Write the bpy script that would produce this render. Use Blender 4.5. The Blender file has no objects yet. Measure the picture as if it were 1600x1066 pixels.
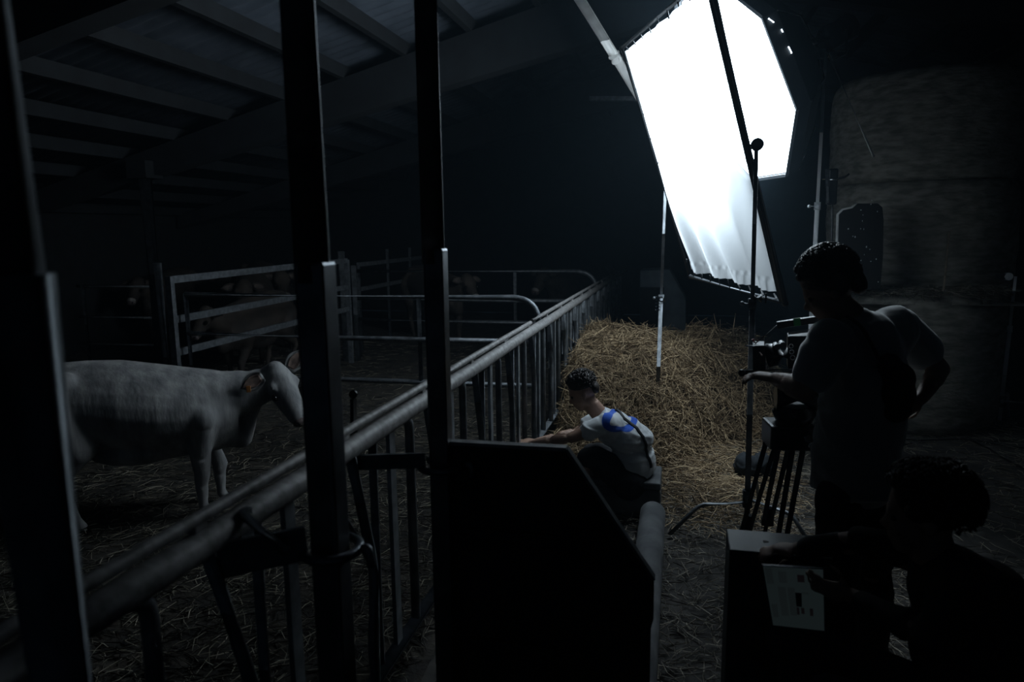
import bpy, bmesh, math, random
import numpy as np
from mathutils import Vector, Matrix, noise
R = math.radians
rnd = random.Random(7)
sc = bpy.context.scene
COL = sc.collection

# ------------------------------------------------------------------ camera
F, CH = 1100.0, 1.9
v1 = Vector((262, -176, F)); v2 = Vector((85, 0, F)); v2.y = -(v1.x*v2.x + F*F)/v1.y
Yc = v1.normalized(); Zc = -v2.normalized(); Xc = Yc.cross(Zc)
MW = Matrix((Xc, Yc, Zc))                       # rows: world axes seen from the lens
CAM = Vector((0, 0, CH))
def at(px, py, ax, val):                        # where the sight line of a pixel meets a world plane
    d = MW @ Vector((px-800, py-533, F)); i = 'XYZ'.index(ax)
    return CAM + d*((val-CAM[i])/d[i])
def P(px, py, Y): return at(px, py, 'Y', Y)
cd = bpy.data.cameras.new('camera'); cam = bpy.data.objects.new('camera', cd); COL.objects.link(cam)
cd.sensor_width = 36; cd.lens = F/1600*36; cd.clip_start = .05
m4 = Matrix.Identity(4)
for r in range(3):
    m4[r][0] = MW[r][0]; m4[r][1] = -MW[r][1]; m4[r][2] = -MW[r][2]
m4.translation = CAM
cam.matrix_world = m4
cd.dof.use_dof = True; cd.dof.focus_distance = 4.6; cd.dof.aperture_fstop = 2.6
sc.camera = cam

# ------------------------------------------------------------------ world and exposure
w = bpy.data.worlds.new('night'); sc.world = w; w.use_nodes = True
w.node_tree.nodes['Background'].inputs[0].default_value = (.30, .52, .80, 1)
w.node_tree.nodes['Background'].inputs[1].default_value = .015
sc.view_settings.view_transform = 'Standard'; sc.view_settings.look = 'None'
sc.view_settings.exposure = 0.0; sc.view_settings.gamma = 1.0; sc.view_settings.use_curve_mapping = False
LAMP = 23.0          # radiance of the octabox front

# ------------------------------------------------------------------ materials
def mat(name, col, rough=.6, metal=0.0, col2=None, scale=8, stretch=(1, 1, 1), bump=0.0, bscale=None, spec=.5, detail=4, sheen=0):
    m = bpy.data.materials.new(name); m.use_nodes = True; nt = m.node_tree; N = nt.nodes; L = nt.links
    b = N['Principled BSDF']; b.inputs['Roughness'].default_value = rough; b.inputs['Metallic'].default_value = metal
    b.inputs['Specular IOR Level'].default_value = spec
    if sheen: b.inputs['Sheen Weight'].default_value = sheen
    tc = N.new('ShaderNodeTexCoord'); mp = N.new('ShaderNodeMapping'); mp.inputs['Scale'].default_value = stretch
    L.new(tc.outputs['Object'], mp.inputs['Vector'])
    nz = N.new('ShaderNodeTexNoise'); nz.inputs['Scale'].default_value = scale; nz.inputs['Detail'].default_value = detail
    L.new(mp.outputs[0], nz.inputs['Vector'])
    cr = N.new('ShaderNodeValToRGB'); cr.color_ramp.elements[0].position = .35; cr.color_ramp.elements[1].position = .68
    c2 = col2 or tuple(c*.7 for c in col)
    cr.color_ramp.elements[0].color = (*c2, 1); cr.color_ramp.elements[1].color = (*col, 1)
    L.new(nz.outputs['Fac'], cr.inputs[0]); L.new(cr.outputs[0], b.inputs['Base Color'])
    if bump:
        n2 = N.new('ShaderNodeTexNoise'); n2.inputs['Scale'].default_value = bscale or scale*2; n2.inputs['Detail'].default_value = 5
        L.new(mp.outputs[0], n2.inputs['Vector'])
        bp = N.new('ShaderNodeBump'); bp.inputs['Strength'].default_value = min(1, bump*20); bp.inputs['Distance'].default_value = bump
        L.new(n2.outputs['Fac'], bp.inputs['Height']); L.new(bp.outputs[0], b.inputs['Normal'])
    return m
M = dict(
 galv=mat('galvanised_steel', (.22, .235, .25), .5, .6, (.12, .13, .145), 22, bump=.002, bscale=60),
 rust=mat('weathered_rail', (.36, .345, .34), .62, .25, (.18, .175, .17), 30, bump=.003, bscale=45),
 tube=mat('dull_steel_tube', (.26, .28, .30), .5, .6, (.14, .15, .16), 14, bump=.001),
 post=mat('dark_steel_post', (.16, .175, .19), .34, .7, (.08, .09, .10), 10, bump=.002, bscale=30),
 board=mat('black_panel', (.022, .024, .026), .75, 0, (.012, .013, .015), 6),
 boardedge=mat('worn_panel_edge', (.22, .23, .24), .6, 0, (.12, .12, .13), 20),
 concrete=mat('concrete', (.17, .175, .18), .9, 0, (.075, .08, .085), 6, bump=.006, bscale=40),
 dirt=mat('packed_earth', (.075, .07, .064), .95, 0, (.030, .028, .026), 5, bump=.02, bscale=14),
 muck=mat('trodden_bedding', (.060, .050, .038), .95, 0, (.018, .016, .014), 7, bump=.025, bscale=30),
 straw=mat('straw', (.42, .31, .17), .6, spec=.4), litter=mat('grey_straw', (.4, .35, .28), .6, spec=.4), bedding=mat('soiled_straw', (.3, .25, .2), .6, spec=.4),
 strawbase=mat('straw_under', (.10, .066, .035), .95, 0, (.025, .017, .010), 26, bump=.03, bscale=50),
 dryhay=mat('grey_hay', (.20, .18, .15), .7, 0, (.09, .08, .07), 4),
 roof=mat('fibre_cement_sheet', (.085, .10, .125), .9, 0, (.045, .055, .07), 3, bump=.004),
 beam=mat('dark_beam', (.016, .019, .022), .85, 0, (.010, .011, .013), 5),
 satin=mat('satin_aluminium', (.92, .93, .95), .42, .55, (.85, .86, .88), 5),
 chrome=mat('chrome', (.75, .76, .78), .16, 1, (.68, .69, .70), 5),
 blackmetal=mat('black_metal', (.030, .032, .035), .32, .4, (.02, .021, .023), 9),
 rubber=mat('black_rubber', (.015, .015, .016), .6),
 softshell=mat('black_nylon', (.022, .026, .032), .55, 0, bump=.002, bscale=12),
 nylon=mat('bag_nylon', (.016, .017, .019), .7, 0, bump=.002, bscale=60),
 cow=mat('white_hide', (.40, .39, .38), .8, 0, (.17, .17, .175), 6, (1.6, 1.6, .35), bump=.014, bscale=22, sheen=.2),
 cowdark=mat('dark_hide', (.060, .045, .035), .8, 0, (.025, .019, .016), 3, bump=.004, bscale=25),
 nose=mat('muzzle_skin', (.16, .12, .115), .45, 0, (.09, .07, .07), 12),
 nosew=mat('pale_muzzle_hair', (.42, .39, .36), .8),
 earin=mat('ear_lining', (.30, .20, .165), .8, 0, (.11, .075, .06), 20),
 eardark=mat('dark_ear_lining', (.13, .10, .085), .8, 0, (.05, .04, .035), 20),
 eartag=mat('orange_ear_tag', (.55, .22, .06), .5),
 eye=mat('eye_black', (.01, .008, .007), .1),
 hoof=mat('hoof_horn', (.06, .05, .045), .5),
 skindark=mat('shaded_skin', (.22, .14, .105), .6, 0, (.18, .11, .08), 7, bump=.001, bscale=60),  # darker copy of skin for the two unlit people, shade put into colour
 skin=mat('skin', (.42, .26, .19), .55, 0, (.36, .21, .15), 7, bump=.001, bscale=60),
 hair=mat('brown_hair', (.045, .032, .025), .5, 0, (.015, .011, .009), 40, bump=.008, bscale=90),
 hairblack=mat('black_hair', (.018, .014, .012), .55, 0, (.008, .007, .006), 40, bump=.008, bscale=90),
 greyshirt=mat('grey_cotton', (.20, .205, .205), .9, 0, (.17, .175, .175), 4, bump=.012, bscale=9, sheen=.7),
 blackshirt=mat('black_cotton', (.018, .018, .02), .9, 0, bump=.01, bscale=8),
 trouser=mat('dark_trousers', (.020, .021, .025), .9, 0, bump=.01, bscale=10),
 denim=mat('dark_denim', (.030, .036, .048), .9, 0, bump=.006, bscale=18),
 shoe=mat('shoe_leather', (.03, .03, .032), .6),
 sole=mat('shoe_sole', (.3, .3, .3), .7),
 balenet=mat('net_wrapped_bale', (.30, .285, .25), .85, 0, (.13, .125, .11), 7, (1, 1, 3), bump=.02, bscale=16),
 foamblack=mat('black_painted_foam', (.012, .012, .013), .85),
 foamwhite=mat('white_foam', (.70, .70, .69), .8, bump=.004, bscale=60),
 wood=mat('weathered_stick', (.30, .25, .19), .8, 0, (.16, .13, .10), 18),
 case=mat('black_plywood', (.028, .034, .040), .6, 0, (.018, .022, .027), 10, bump=.001),
 pvc=mat('pale_plastic_pipe', (.80, .79, .77), .5, 0, (.60, .58, .56), 9),
 pale=mat('pale_blue_steel', (.32, .38, .42), .7, 0, (.22, .27, .30), 5),
 green=mat('green_tape', (.05, .42, .14), .5),
 red=mat('red_cord', (.35, .05, .04), .6),
 greymetal=mat('tripod_alloy', (.09, .095, .10), .4, .5),
 sandbag=mat('blue_grey_canvas', (.022, .028, .034), .9, 0, bump=.006, bscale=20),
)
for nm, lo, hi in (('straw', (.10, .062, .03), (.62, .455, .27)), ('litter', (.06, .05, .038), (.48, .42, .33)), ('bedding', (.014, .012, .009), (.52, .46, .35)), ('dryhay', (.05, .045, .038), (.28, .25, .20))):
    nt = M[nm].node_tree; N = nt.nodes; g_ = N.new('ShaderNodeNewGeometry'); cr = N.new('ShaderNodeValToRGB')
    cr.color_ramp.elements[0].color = (*lo, 1); cr.color_ramp.elements[1].color = (*hi, 1); cr.color_ramp.elements[0].position = .5 if nm == 'bedding' else .2
    nt.links.new(g_.outputs['Random Per Island'], cr.inputs[0]); nt.links.new(cr.outputs[0], N['Principled BSDF'].inputs['Base Color'])
def emis(name, col, s):
    m = bpy.data.materials.new(name); m.use_nodes = True; N = m.node_tree.nodes; N.remove(N['Principled BSDF'])
    e = N.new('ShaderNodeEmission'); e.inputs[0].default_value = (*col, 1); e.inputs[1].default_value = s
    m.node_tree.links.new(e.outputs[0], N['Material Output'].inputs[0]); return m
M['lamp'] = emis('octabox_glow', (.74, .89, 1.0), LAMP)
M['screen'] = emis('screen_page', (.50, .72, .76), .013)
M['screen_a'] = emis('screen_tile', (.33, .45, .48), .016)
M['screen_b'] = emis('screen_dark_picture', (.25, .20, .25), .010)
# silk: scatters most of the light and lets part of it straight through
m = bpy.data.materials.new('white_diffusion_silk'); m.use_nodes = True; N = m.node_tree.nodes; L = m.node_tree.links; N.remove(N['Principled BSDF'])
tr = N.new('ShaderNodeBsdfTranslucent'); tr.inputs[0].default_value = (.86, .88, .90, 1)
df = N.new('ShaderNodeBsdfDiffuse'); df.inputs[0].default_value = (.80, .82, .84, 1)
tp = N.new('ShaderNodeBsdfTransparent'); tp.inputs[0].default_value = (1, 1, 1, 1)
a = N.new('ShaderNodeMixShader'); a.inputs[0].default_value = .45; L.new(tr.outputs[0], a.inputs[1]); L.new(df.outputs[0], a.inputs[2])
b = N.new('ShaderNodeMixShader'); b.inputs[0].default_value = .24; L.new(a.outputs[0], b.inputs[1]); L.new(tp.outputs[0], b.inputs[2])
L.new(b.outputs[0], N['Material Output'].inputs[0]); M['silk'] = m

# ------------------------------------------------------------------ object helpers
def tag(o, label=None, cat=None, group=None, kind=None):
    if label: o['label'] = label
    if cat: o['category'] = cat
    if group: o['group'] = group
    if kind: o['kind'] = kind
    return o
def empty(name, loc, label, cat, group=None):
    o = bpy.data.objects.new(name, None); COL.objects.link(o); o.location = loc; o.empty_display_size = .1
    return tag(o, label, cat, group)
def rootloc(p):
    v = Vector((0, 0, 0))
    while p is not None: v += p.location; p = p.parent
    return v
def link(name, me, material, parent=None, smooth=None):
    o = bpy.data.objects.new(name, me); COL.objects.link(o)
    if parent is not None:
        me.transform(Matrix.Translation(-rootloc(parent))); o.parent = parent
    if material is not None: me.materials.append(material)
    if smooth: me.shade_smooth()
    return o
def frame_of(d, up=Vector((0, 0, 1))):
    d = d.normalized()
    if abs(d.dot(up)) > .98: up = Vector((0, 1, 0))
    x = d.cross(up).normalized(); y = x.cross(d).normalized(); return x, y
class G:
    def __init__(s): s.v = []; s.f = []; s.s = []
    def add(s, vs, fs, sm=False):
        n = len(s.v); s.v += [tuple(x) for x in vs]; s.f += [tuple(i+n for i in f) for f in fs]; s.s += [sm]*len(fs); return s
    def hexa(s, c8):      # bottom 4 (ccw) then top 4
        return s.add(c8, [(3,2,1,0),(4,5,6,7),(0,1,5,4),(1,2,6,5),(2,3,7,6),(3,0,4,7)])
    def box(s, c, size, rz=0.0, mtx=None):
        c = Vector(c); hx, hy, hz = [q/2 for q in size]; m = mtx or Matrix.Rotation(rz, 3, 'Z')
        pts = [(-hx,-hy,-hz),(hx,-hy,-hz),(hx,hy,-hz),(-hx,hy,-hz),(-hx,-hy,hz),(hx,-hy,hz),(hx,hy,hz),(-hx,hy,hz)]
        return s.hexa([c + m @ Vector(p) for p in pts])
    def bar(s, p0, p1, wd, hg, up=Vector((0, 0, 1))):   # rectangular bar between two points
        p0, p1 = Vector(p0), Vector(p1); x, y = frame_of(p1-p0, up); x = x*wd/2; y = y*hg/2
        return s.hexa([p0-x-y, p0+x-y, p1+x-y, p1-x-y, p0-x+y, p0+x+y, p1+x+y, p1-x+y])
    def tube(s, pts, r, n=12, cap=True, flat=(1, 1)):
        pts = [Vector(p) for p in pts]; rr = r if isinstance(r, (list, tuple)) else [r]*len(pts)
        vs = []; fs = []; px = None
        for i, p in enumerate(pts):
            d = (pts[min(i+1, len(pts)-1)] - pts[max(i-1, 0)]).normalized()
            if px is None: x, y = frame_of(d)
            else:
                x = (px - d*px.dot(d)).normalized(); y = d.cross(x)
            px = x
            for k in range(n):
                a = 2*math.pi*k/n; vs.append(p + x*math.cos(a)*rr[i]*flat[0] + y*math.sin(a)*rr[i]*flat[1])
        for i in range(len(pts)-1):
            for k in range(n):
                k2 = (k+1) % n; fs.append((i*n+k, i*n+k2, (i+1)*n+k2, (i+1)*n+k))
        s.add(vs, fs, True)
        if cap:
            b = len(s.v)-len(vs); s.f += [tuple(b+k for k in range(n))[::-1], tuple(b+(len(pts)-1)*n+k for k in range(n))]; s.s += [False]*2
        return s
    def ball(s, c, r, n=12, m=8, mtx=None):
        c = Vector(c); rx, ry, rz = (r, r, r) if not isinstance(r, (tuple, list)) else r; vs = []; fs = []
        mtx = mtx or Matrix.Identity(3)
        for i in range(m+1):
            t = math.pi*i/m
            for k in range(n):
                a = 2*math.pi*k/n; vs.append(c + mtx @ Vector((rx*math.sin(t)*math.cos(a), ry*math.sin(t)*math.sin(a), rz*math.cos(t))))
        for i in range(m):
            for k in range(n): fs.append((i*n+k, (i+1)*n+k, (i+1)*n+(k+1) % n, i*n+(k+1) % n))
        return s.add(vs, fs, True)
    def prism(s, poly, off):           # closed polygon pushed along a vector
        off = Vector(off); n = len(poly); vs = [Vector(p) for p in poly] + [Vector(p)+off for p in poly]
        fs = [tuple(range(n))[::-1], tuple(range(n, 2*n))] + [(i, (i+1) % n, n+(i+1) % n, n+i) for i in range(n)]
        return s.add(vs, fs)
    def mesh(s, name):
        me = bpy.data.meshes.new(name); me.from_pydata(s.v, [], s.f); me.polygons.foreach_set('use_smooth', s.s)
        bm = bmesh.new(); bm.from_mesh(me); bmesh.ops.remove_doubles(bm, verts=bm.verts, dist=1e-6) if False else None
        bmesh.ops.recalc_face_normals(bm, faces=bm.faces); bm.to_mesh(me); bm.free(); return me
    def build(s, name, material, parent=None, bevel=0.0):
        o = link(name, s.mesh(name), material, parent)
        if bevel:
            b = o.modifiers.new('bevel', 'BEVEL'); b.width = bevel; b.segments = 2; b.limit_method = 'ANGLE'; b.angle_limit = R(40)
        return o
def curve_pts(ps, n=8):                # Catmull-Rom through points
    ps = [Vector(p) for p in ps]; q = [ps[0]] + ps + [ps[-1]]; out = []
    for i in range(1, len(q)-2):
        for k in range(n):
            t = k/n; a, b_, c, d = q[i-1], q[i], q[i+1], q[i+2]
            out.append(.5*((2*b_) + (c-a)*t + (2*a-5*b_+4*c-d)*t*t + (3*b_-a-3*c+d)*t**3))
    return out + [ps[-1]]
def fillet(ps, r=.06, n=6):            # polyline with rounded corners
    ps = [Vector(p) for p in ps]; out = [ps[0]]
    for i in range(1, len(ps)-1):
        a = ps[i] + (ps[i-1]-ps[i]).normalized()*r; c = ps[i] + (ps[i+1]-ps[i]).normalized()*r
        for k in range(n+1):
            t = k/n; out.append(a*(1-t)**2 + ps[i]*2*t*(1-t) + c*t*t)
    return out + [ps[-1]]

# body surfaces: tapered volumes fused into ONE continuous skin
def fuse(name, g, material, parent, voxel=.010, smooth=6, fold=None):
    me = g.mesh(name+'_raw'); o = bpy.data.objects.new('tmp', me); COL.objects.link(o)
    m = o.modifiers.new('r', 'REMESH'); m.mode = 'VOXEL'; m.voxel_size = voxel; m.use_smooth_shade = True
    if smooth:
        s = o.modifiers.new('s', 'SMOOTH'); s.factor = .5; s.iterations = smooth
    dg = bpy.context.evaluated_depsgraph_get(); dg.update()
    nm = bpy.data.meshes.new_from_object(o.evaluated_get(dg)); nm.name = name
    bpy.data.objects.remove(o); bpy.data.meshes.remove(me)
    nm.materials.clear()
    if fold:
        amp, fx, fz = fold; co = []
        for v in nm.vertices:
            p = v.co; q = noise.noise(Vector((p.x*fx+p.z*2, p.y*fx, p.z*fz))) ; q2 = 1-abs(noise.noise(Vector((p.x*fx*.7+5, p.y*fx*.7-p.z*fz*.5, p.z*fz+p.x*4))))*2
            co.append(p + v.normal*amp*(q*.8+max(0, q2-.45)*1.4))
        for v, c in zip(nm.vertices, co): v.co = c
    return link(name, nm, material, parent, smooth=True)
def limb(g, nodes, n=14, flat=(1, 1)):   # nodes (point, radius): capsules with ball joints
    for (a, ra), (b, rb) in zip(nodes, nodes[1:]):
        a, b = Vector(a), Vector(b); g.tube([a.lerp(b, t) for t in (0, .33, .66, 1)], [ra+(rb-ra)*t for t in (0, .33, .66, 1)], n, True, flat)
    for p, r in nodes: g.ball(p, r*(min(1, (flat[0]+flat[1])/2)), n, 8)
    return g
def hand(g, wrist, direction, palm_n, size=1.0, curl=.5, thumb_side=1):   # five separate fingers
    d = Vector(direction).normalized(); nrm = Vector(palm_n); nrm = (nrm - d*nrm.dot(d)).normalized(); sd = d.cross(nrm)
    wrist = Vector(wrist); mt = Matrix((sd, d, nrm)).transposed()
    g.ball(wrist + d*.045*size, (.040*size, .052*size, .016*size), 12, 8, mt)
    for k, (off, ln) in enumerate([(-.030, .066), (-.010, .076), (.011, .071), (.030, .056)]):
        b = wrist + d*.082*size + sd*off*size; p = [b - d*.02]; dd = d.copy(); q = b
        for j in range(3):
            an = curl*(.5 + .35*j + .08*k); dd = (d*math.cos(an) + nrm*math.sin(an)).normalized()
            q = q + dd*ln*size*(.45, .32, .25)[j]; p.append(q.copy())
        g.tube([b-d*.02*size] + p[1:], [.0085*size, .0085*size, .0078*size, .0062*size], 8)
        g.ball(p[-1], .0064*size, 8, 6)
    b = wrist + d*.03*size + sd*.034*size*thumb_side*-1
    t1 = b + (d*.55 - sd*.75*thumb_side + nrm*.35*curl).normalized()*.040*size; t2 = t1 + (d*.9 - sd*.25*thumb_side + nrm*.6*curl).normalized()*.034*size
    g.tube([b, t1, t2], [.014*size, .0105*size, .0075*size], 8); g.ball(t2, .0078*size, 8, 6)
    return g
def head(g, c, f, up, s=1.0):            # skull, jaw, brow, nose, lips, ears; f = facing, up = crown
    f = Vector(f).normalized(); up = Vector(up); up = (up - f*up.dot(f)).normalized(); sd = f.cross(up); c = Vector(c)
    mt = Matrix((sd, f, up)).transposed(); A = lambda x, y, z: c + mt @ Vector((x*s, y*s, z*s))
    g.ball(A(0, -.012, .035), (.076*s, .097*s, .088*s), 18, 12, mt)
    g.ball(A(0, .028, -.022), (.060*s, .062*s, .078*s), 16, 10, mt)
    g.ball(A(0, .052, -.085), (.034*s, .030*s, .026*s), 12, 8, mt)       # chin
    g.ball(A(0, .078, .022), (.048*s, .014*s, .012*s), 12, 8, mt)         # brow
    g.tube([A(0, .084, .014), A(0, .104, -.022), A(0, .088, -.034)], [.009*s, .013*s, .011*s], 10)   # nose
    for q in (-1, 1):
        g.ball(A(q*.012, .090, -.030), .009*s, 8, 6, mt)
        g.ball(A(q*.036, .066, -.020), (.022*s, .018*s, .018*s), 10, 8, mt)                       # cheek
        g.ball(A(q*.077, -.008, -.008), (.009*s, .018*s, .032*s), 10, 8, mt @ Matrix.Rotation(.25, 3, 'X'))   # ear
    g.ball(A(0, .084, -.055), (.024*s, .010*s, .006*s), 10, 6, mt)
    g.ball(A(0, .082, -.066), (.021*s, .010*s, .007*s), 10, 6, mt)
    return A, mt
def eyes(A, parent, s=1.0):
    for q in (-1, 1):
        G().ball(A(q*.031, .070, .004), .0125*s, 12, 8).build('eye', M['eye'], parent)

# many strands of straw in one mesh
def strands(n, sampler, lmin, lmax, rad, lift=.3, seed=1):
    rg = np.random.default_rng(seed); pos, nrm = sampler(n, rg); n = len(pos)
    az = rg.uniform(0, 2*np.pi, n); el = rg.normal(0, lift, n)
    t = np.stack([np.cos(az)*np.cos(el), np.sin(az)*np.cos(el), np.sin(el)], 1)
    t -= nrm*np.sum(t*nrm, 1)[:, None]*.75; t /= np.linalg.norm(t, axis=1)[:, None]
    ln = rg.uniform(lmin, lmax, n)[:, None]*rg.uniform(.5, 1, n)[:, None]; side = np.cross(t, nrm); side /= np.linalg.norm(side, axis=1)[:, None]+1e-9
    up = np.cross(side, t); bend = rg.normal(0, .13, n)[:, None]*ln; bz = np.abs(rg.normal(0, .05, n))[:, None]*ln
    c = [pos - t*ln/2, pos + side*bend + up*bz, pos + t*ln/2]; rr = rad*rg.uniform(.6, 1.3, n)[:, None]
    V = np.zeros((n, 9, 3))
    for i in range(3):
        for k in range(3):
            a = 2*np.pi*k/3; V[:, i*3+k] = c[i] + (side*np.cos(a) + up*np.sin(a))*rr*(1 if i == 1 else .6)
    V[:, :, 2] = np.maximum(V[:, :, 2], .004)
    fq = []
    for i in range(2):
        for k in range(3): fq.append([i*3+k, i*3+(k+1) % 3, (i+1)*3+(k+1) % 3, (i+1)*3+k])
    fq = np.array(fq); Fq = (fq[None] + (np.arange(n)*9)[:, None, None]).reshape(-1, 4)
    return V.reshape(-1, 3), Fq
def np_mesh(name, V, Fq, smooth=False):
    me = bpy.data.meshes.new(name); me.vertices.add(len(V)); me.vertices.foreach_set('co', np.asarray(V, np.float32).ravel())
    me.loops.add(Fq.size); me.loops.foreach_set('vertex_index', Fq.astype(np.int32).ravel())
    me.polygons.add(len(Fq)); me.polygons.foreach_set('loop_start', np.arange(0, Fq.size, 4, dtype=np.int32)); me.polygons.foreach_set('loop_total', np.full(len(Fq), 4, np.int32))
    me.update(calc_edges=True); me.validate()
    if smooth: me.shade_smooth()
    return me
def terrain(x0, x1, y0, y1, step, hf):
    xs = np.arange(x0, x1+step/2, step); ys = np.arange(y0, y1+step/2, step); nx, ny = len(xs), len(ys)
    V = np.array([(x, y, hf(x, y)) for y in ys for x in xs]); i, j = np.meshgrid(np.arange(nx-1), np.arange(ny-1))
    a = (j*nx+i).ravel(); return V, np.stack([a, a+1, a+nx+1, a+nx], 1)
def nz(x, y, s, z=0): return noise.noise(Vector((x*s, y*s, z)))
def stuff_obj(name, parts, mats, label, cat):   # base ground + strands in one mesh with two material slots
    Vs = []; Fs = []; mi = []; off = 0
    for k, (V, Fq) in enumerate(parts):
        Vs.append(V); Fs.append(Fq+off); mi.append(np.full(len(Fq), min(k, len(mats)-1), np.int32)); off += len(V)
    me = np_mesh(name, np.concatenate(Vs), np.concatenate(Fs)); o = link(name, me, None)
    for q in mats: me.materials.append(q)
    me.polygons.foreach_set('material_index', np.concatenate(mi)); me.update()
    return tag(o, label, cat, kind='stuff')

# ================================================================== SETTING
# floor
V, Fq = terrain(-13, 4.2, -1.5, 16, .12, lambda x, y: -.012 + .012*nz(x, y, 1.7))
o = link('floor', np_mesh('floor', V, Fq, True), M['dirt']); o['kind'] = 'structure'
o['label'] = 'packed earth barn floor strewn with straw'
# roof: slopes up from the left eave to the ridge, then down to the block wall
RX, RZ, EX, EZ = .7, 5.05, -7.2, 3.0
def roofz(x):
    k = (RZ-EZ)/(RX-EX); return EZ + (x-EX)*k if x < RX else RZ - (x-RX)*.29
def sheet(x0, x1):
    ys = np.arange(-1.5, 16.01, .03); Vv = []; Ff = []; xs = (x0, x1)
    for y in ys:
        for x in xs: Vv.append((x, y, roofz(x) + .022*math.sin(2*math.pi*y/.177)))
    n = len(ys); return np.array(Vv), np.array([(2*i, 2*i+1, 2*i+3, 2*i+2) for i in range(n-1)])
V1, F1 = sheet(EX-2.6, RX); V2, F2 = sheet(RX, 4.0)
o = link('ceiling', np_mesh('ceiling', np.concatenate([V1, V2]), np.concatenate([F1, F2+len(V1)]), True), M['roof']); o['kind'] = 'structure'
s_ = o.modifiers.new('thickness', 'SOLIDIFY'); s_.thickness = .012; s_.offset = 1
ceil = o
k = 0
x = -9.34
while x < 4.0:                                   # purlins run along the barn
    if abs(x-RX) > .2: G().bar((x, -1.4, roofz(x)-.11), (x, 15.9, roofz(x)-.11), .075, .15).build('purlin', M['beam'], ceil)
    x += .78
for gy in (4.1, 8.0, 12.0):                      # haunched girders run across it
    for xa, xb in ((-9.4, RX), (RX, 3.9)):
        za, zb = roofz(xa)-.19, roofz(xb)-.19; da, db = (.22, .62) if xa < 0 else (.62, .35)
        g = G(); g.hexa([(xa, gy-.11, za-da), (xb, gy-.11, zb-db), (xb, gy+.11, zb-db), (xa, gy+.11, za-da), (xa, gy-.11, za), (xb, gy-.11, zb), (xb, gy+.11, zb), (xa, gy+.11, za)])
        g.build('girder', M['beam'], ceil)
# block wall on the right with raised mortar grid in its material
m = mat('block_wall', (.17, .18, .19), .9, 0, (.11, .115, .125), 2.5, bump=.004); nt = m.node_tree; N = nt.nodes; L = nt.links
tc = N.new('ShaderNodeTexCoord'); sx = N.new('ShaderNodeSeparateXYZ'); cx = N.new('ShaderNodeCombineXYZ'); bt = N.new('ShaderNodeTexBrick')
L.new(tc.outputs['Object'], sx.inputs[0]); L.new(sx.outputs['Y'], cx.inputs[0]); L.new(sx.outputs['Z'], cx.inputs[1]); L.new(cx.outputs[0], bt.inputs['Vector'])
bt.inputs['Scale'].default_value = 1.0; bt.inputs['Brick Width'].default_value = .40; bt.inputs['Row Height'].default_value = .20; bt.inputs['Mortar Size'].default_value = .008
bp = N.new('ShaderNodeBump'); bp.inputs['Distance'].default_value = .008; bp.invert = True; L.new(bt.outputs['Fac'], bp.inputs['Height']); L.new(bp.outputs[0], N['Principled BSDF'].inputs['Normal'])
M['block'] = m
o = G().box((4.0, 7.2, 2.05), (.2, 17.6, 4.16)).build('wall_right', m); o['kind'] = 'structure'
o = G().box((-9.6, 7.2, 1.9), (.2, 17.6, 3.8)).build('wall_left_added', M['beam']); o['kind'] = 'structure'  # added dark wall, shuts out the world glow on the open left side
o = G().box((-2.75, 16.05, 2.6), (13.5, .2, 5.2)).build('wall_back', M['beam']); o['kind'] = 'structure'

# ================================================================== STEELWORK LEFT
def pipe_thing(name, label, cat, pts, r, material, fil=None, group=None):
    o = G().tube(fillet(pts, fil) if fil else pts, r, 16).build(name, material); return tag(o, label, cat, group)
# three foreground posts: round pipe socketed in a square sleeve
def post(px, py, Y, r, rs, zs, label, square=True):
    b = at(px, py, 'Y', Y); x, y = b.x, b.y
    e = empty('barn_post', (x, y, 0), label, 'post', 'steel posts in front of the feed barrier')
    G().tube([(x-.007, y, zs-.05), (x-.012, y, 4.2), (x-.012, y, roofz(x)-.2)], r, 28).build('pipe', M['post'], e)
    if square: G().box((x, y, zs/2), (rs*2, rs*2, zs)).build('sleeve', M['post'], e, .009)
    else: G().tube([(x, y, 0), (x, y, zs)], rs, 28).build('sleeve', M['post'], e)
    return e, x, y
post(50, 700, .69, .042, .047, 1.855, 'thick out-of-focus steel post at the left edge, nearest the camera', False)
p2, p2x, p2y = post(508, 700, 1.5, .042, .037, 1.835, 'steel post in front of the white cow muzzle, middle one of three')
p3, p3x, p3y = post(689, 700, 2.15, .037, .033, 1.848, 'steel post at the left edge of the black panel')
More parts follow.
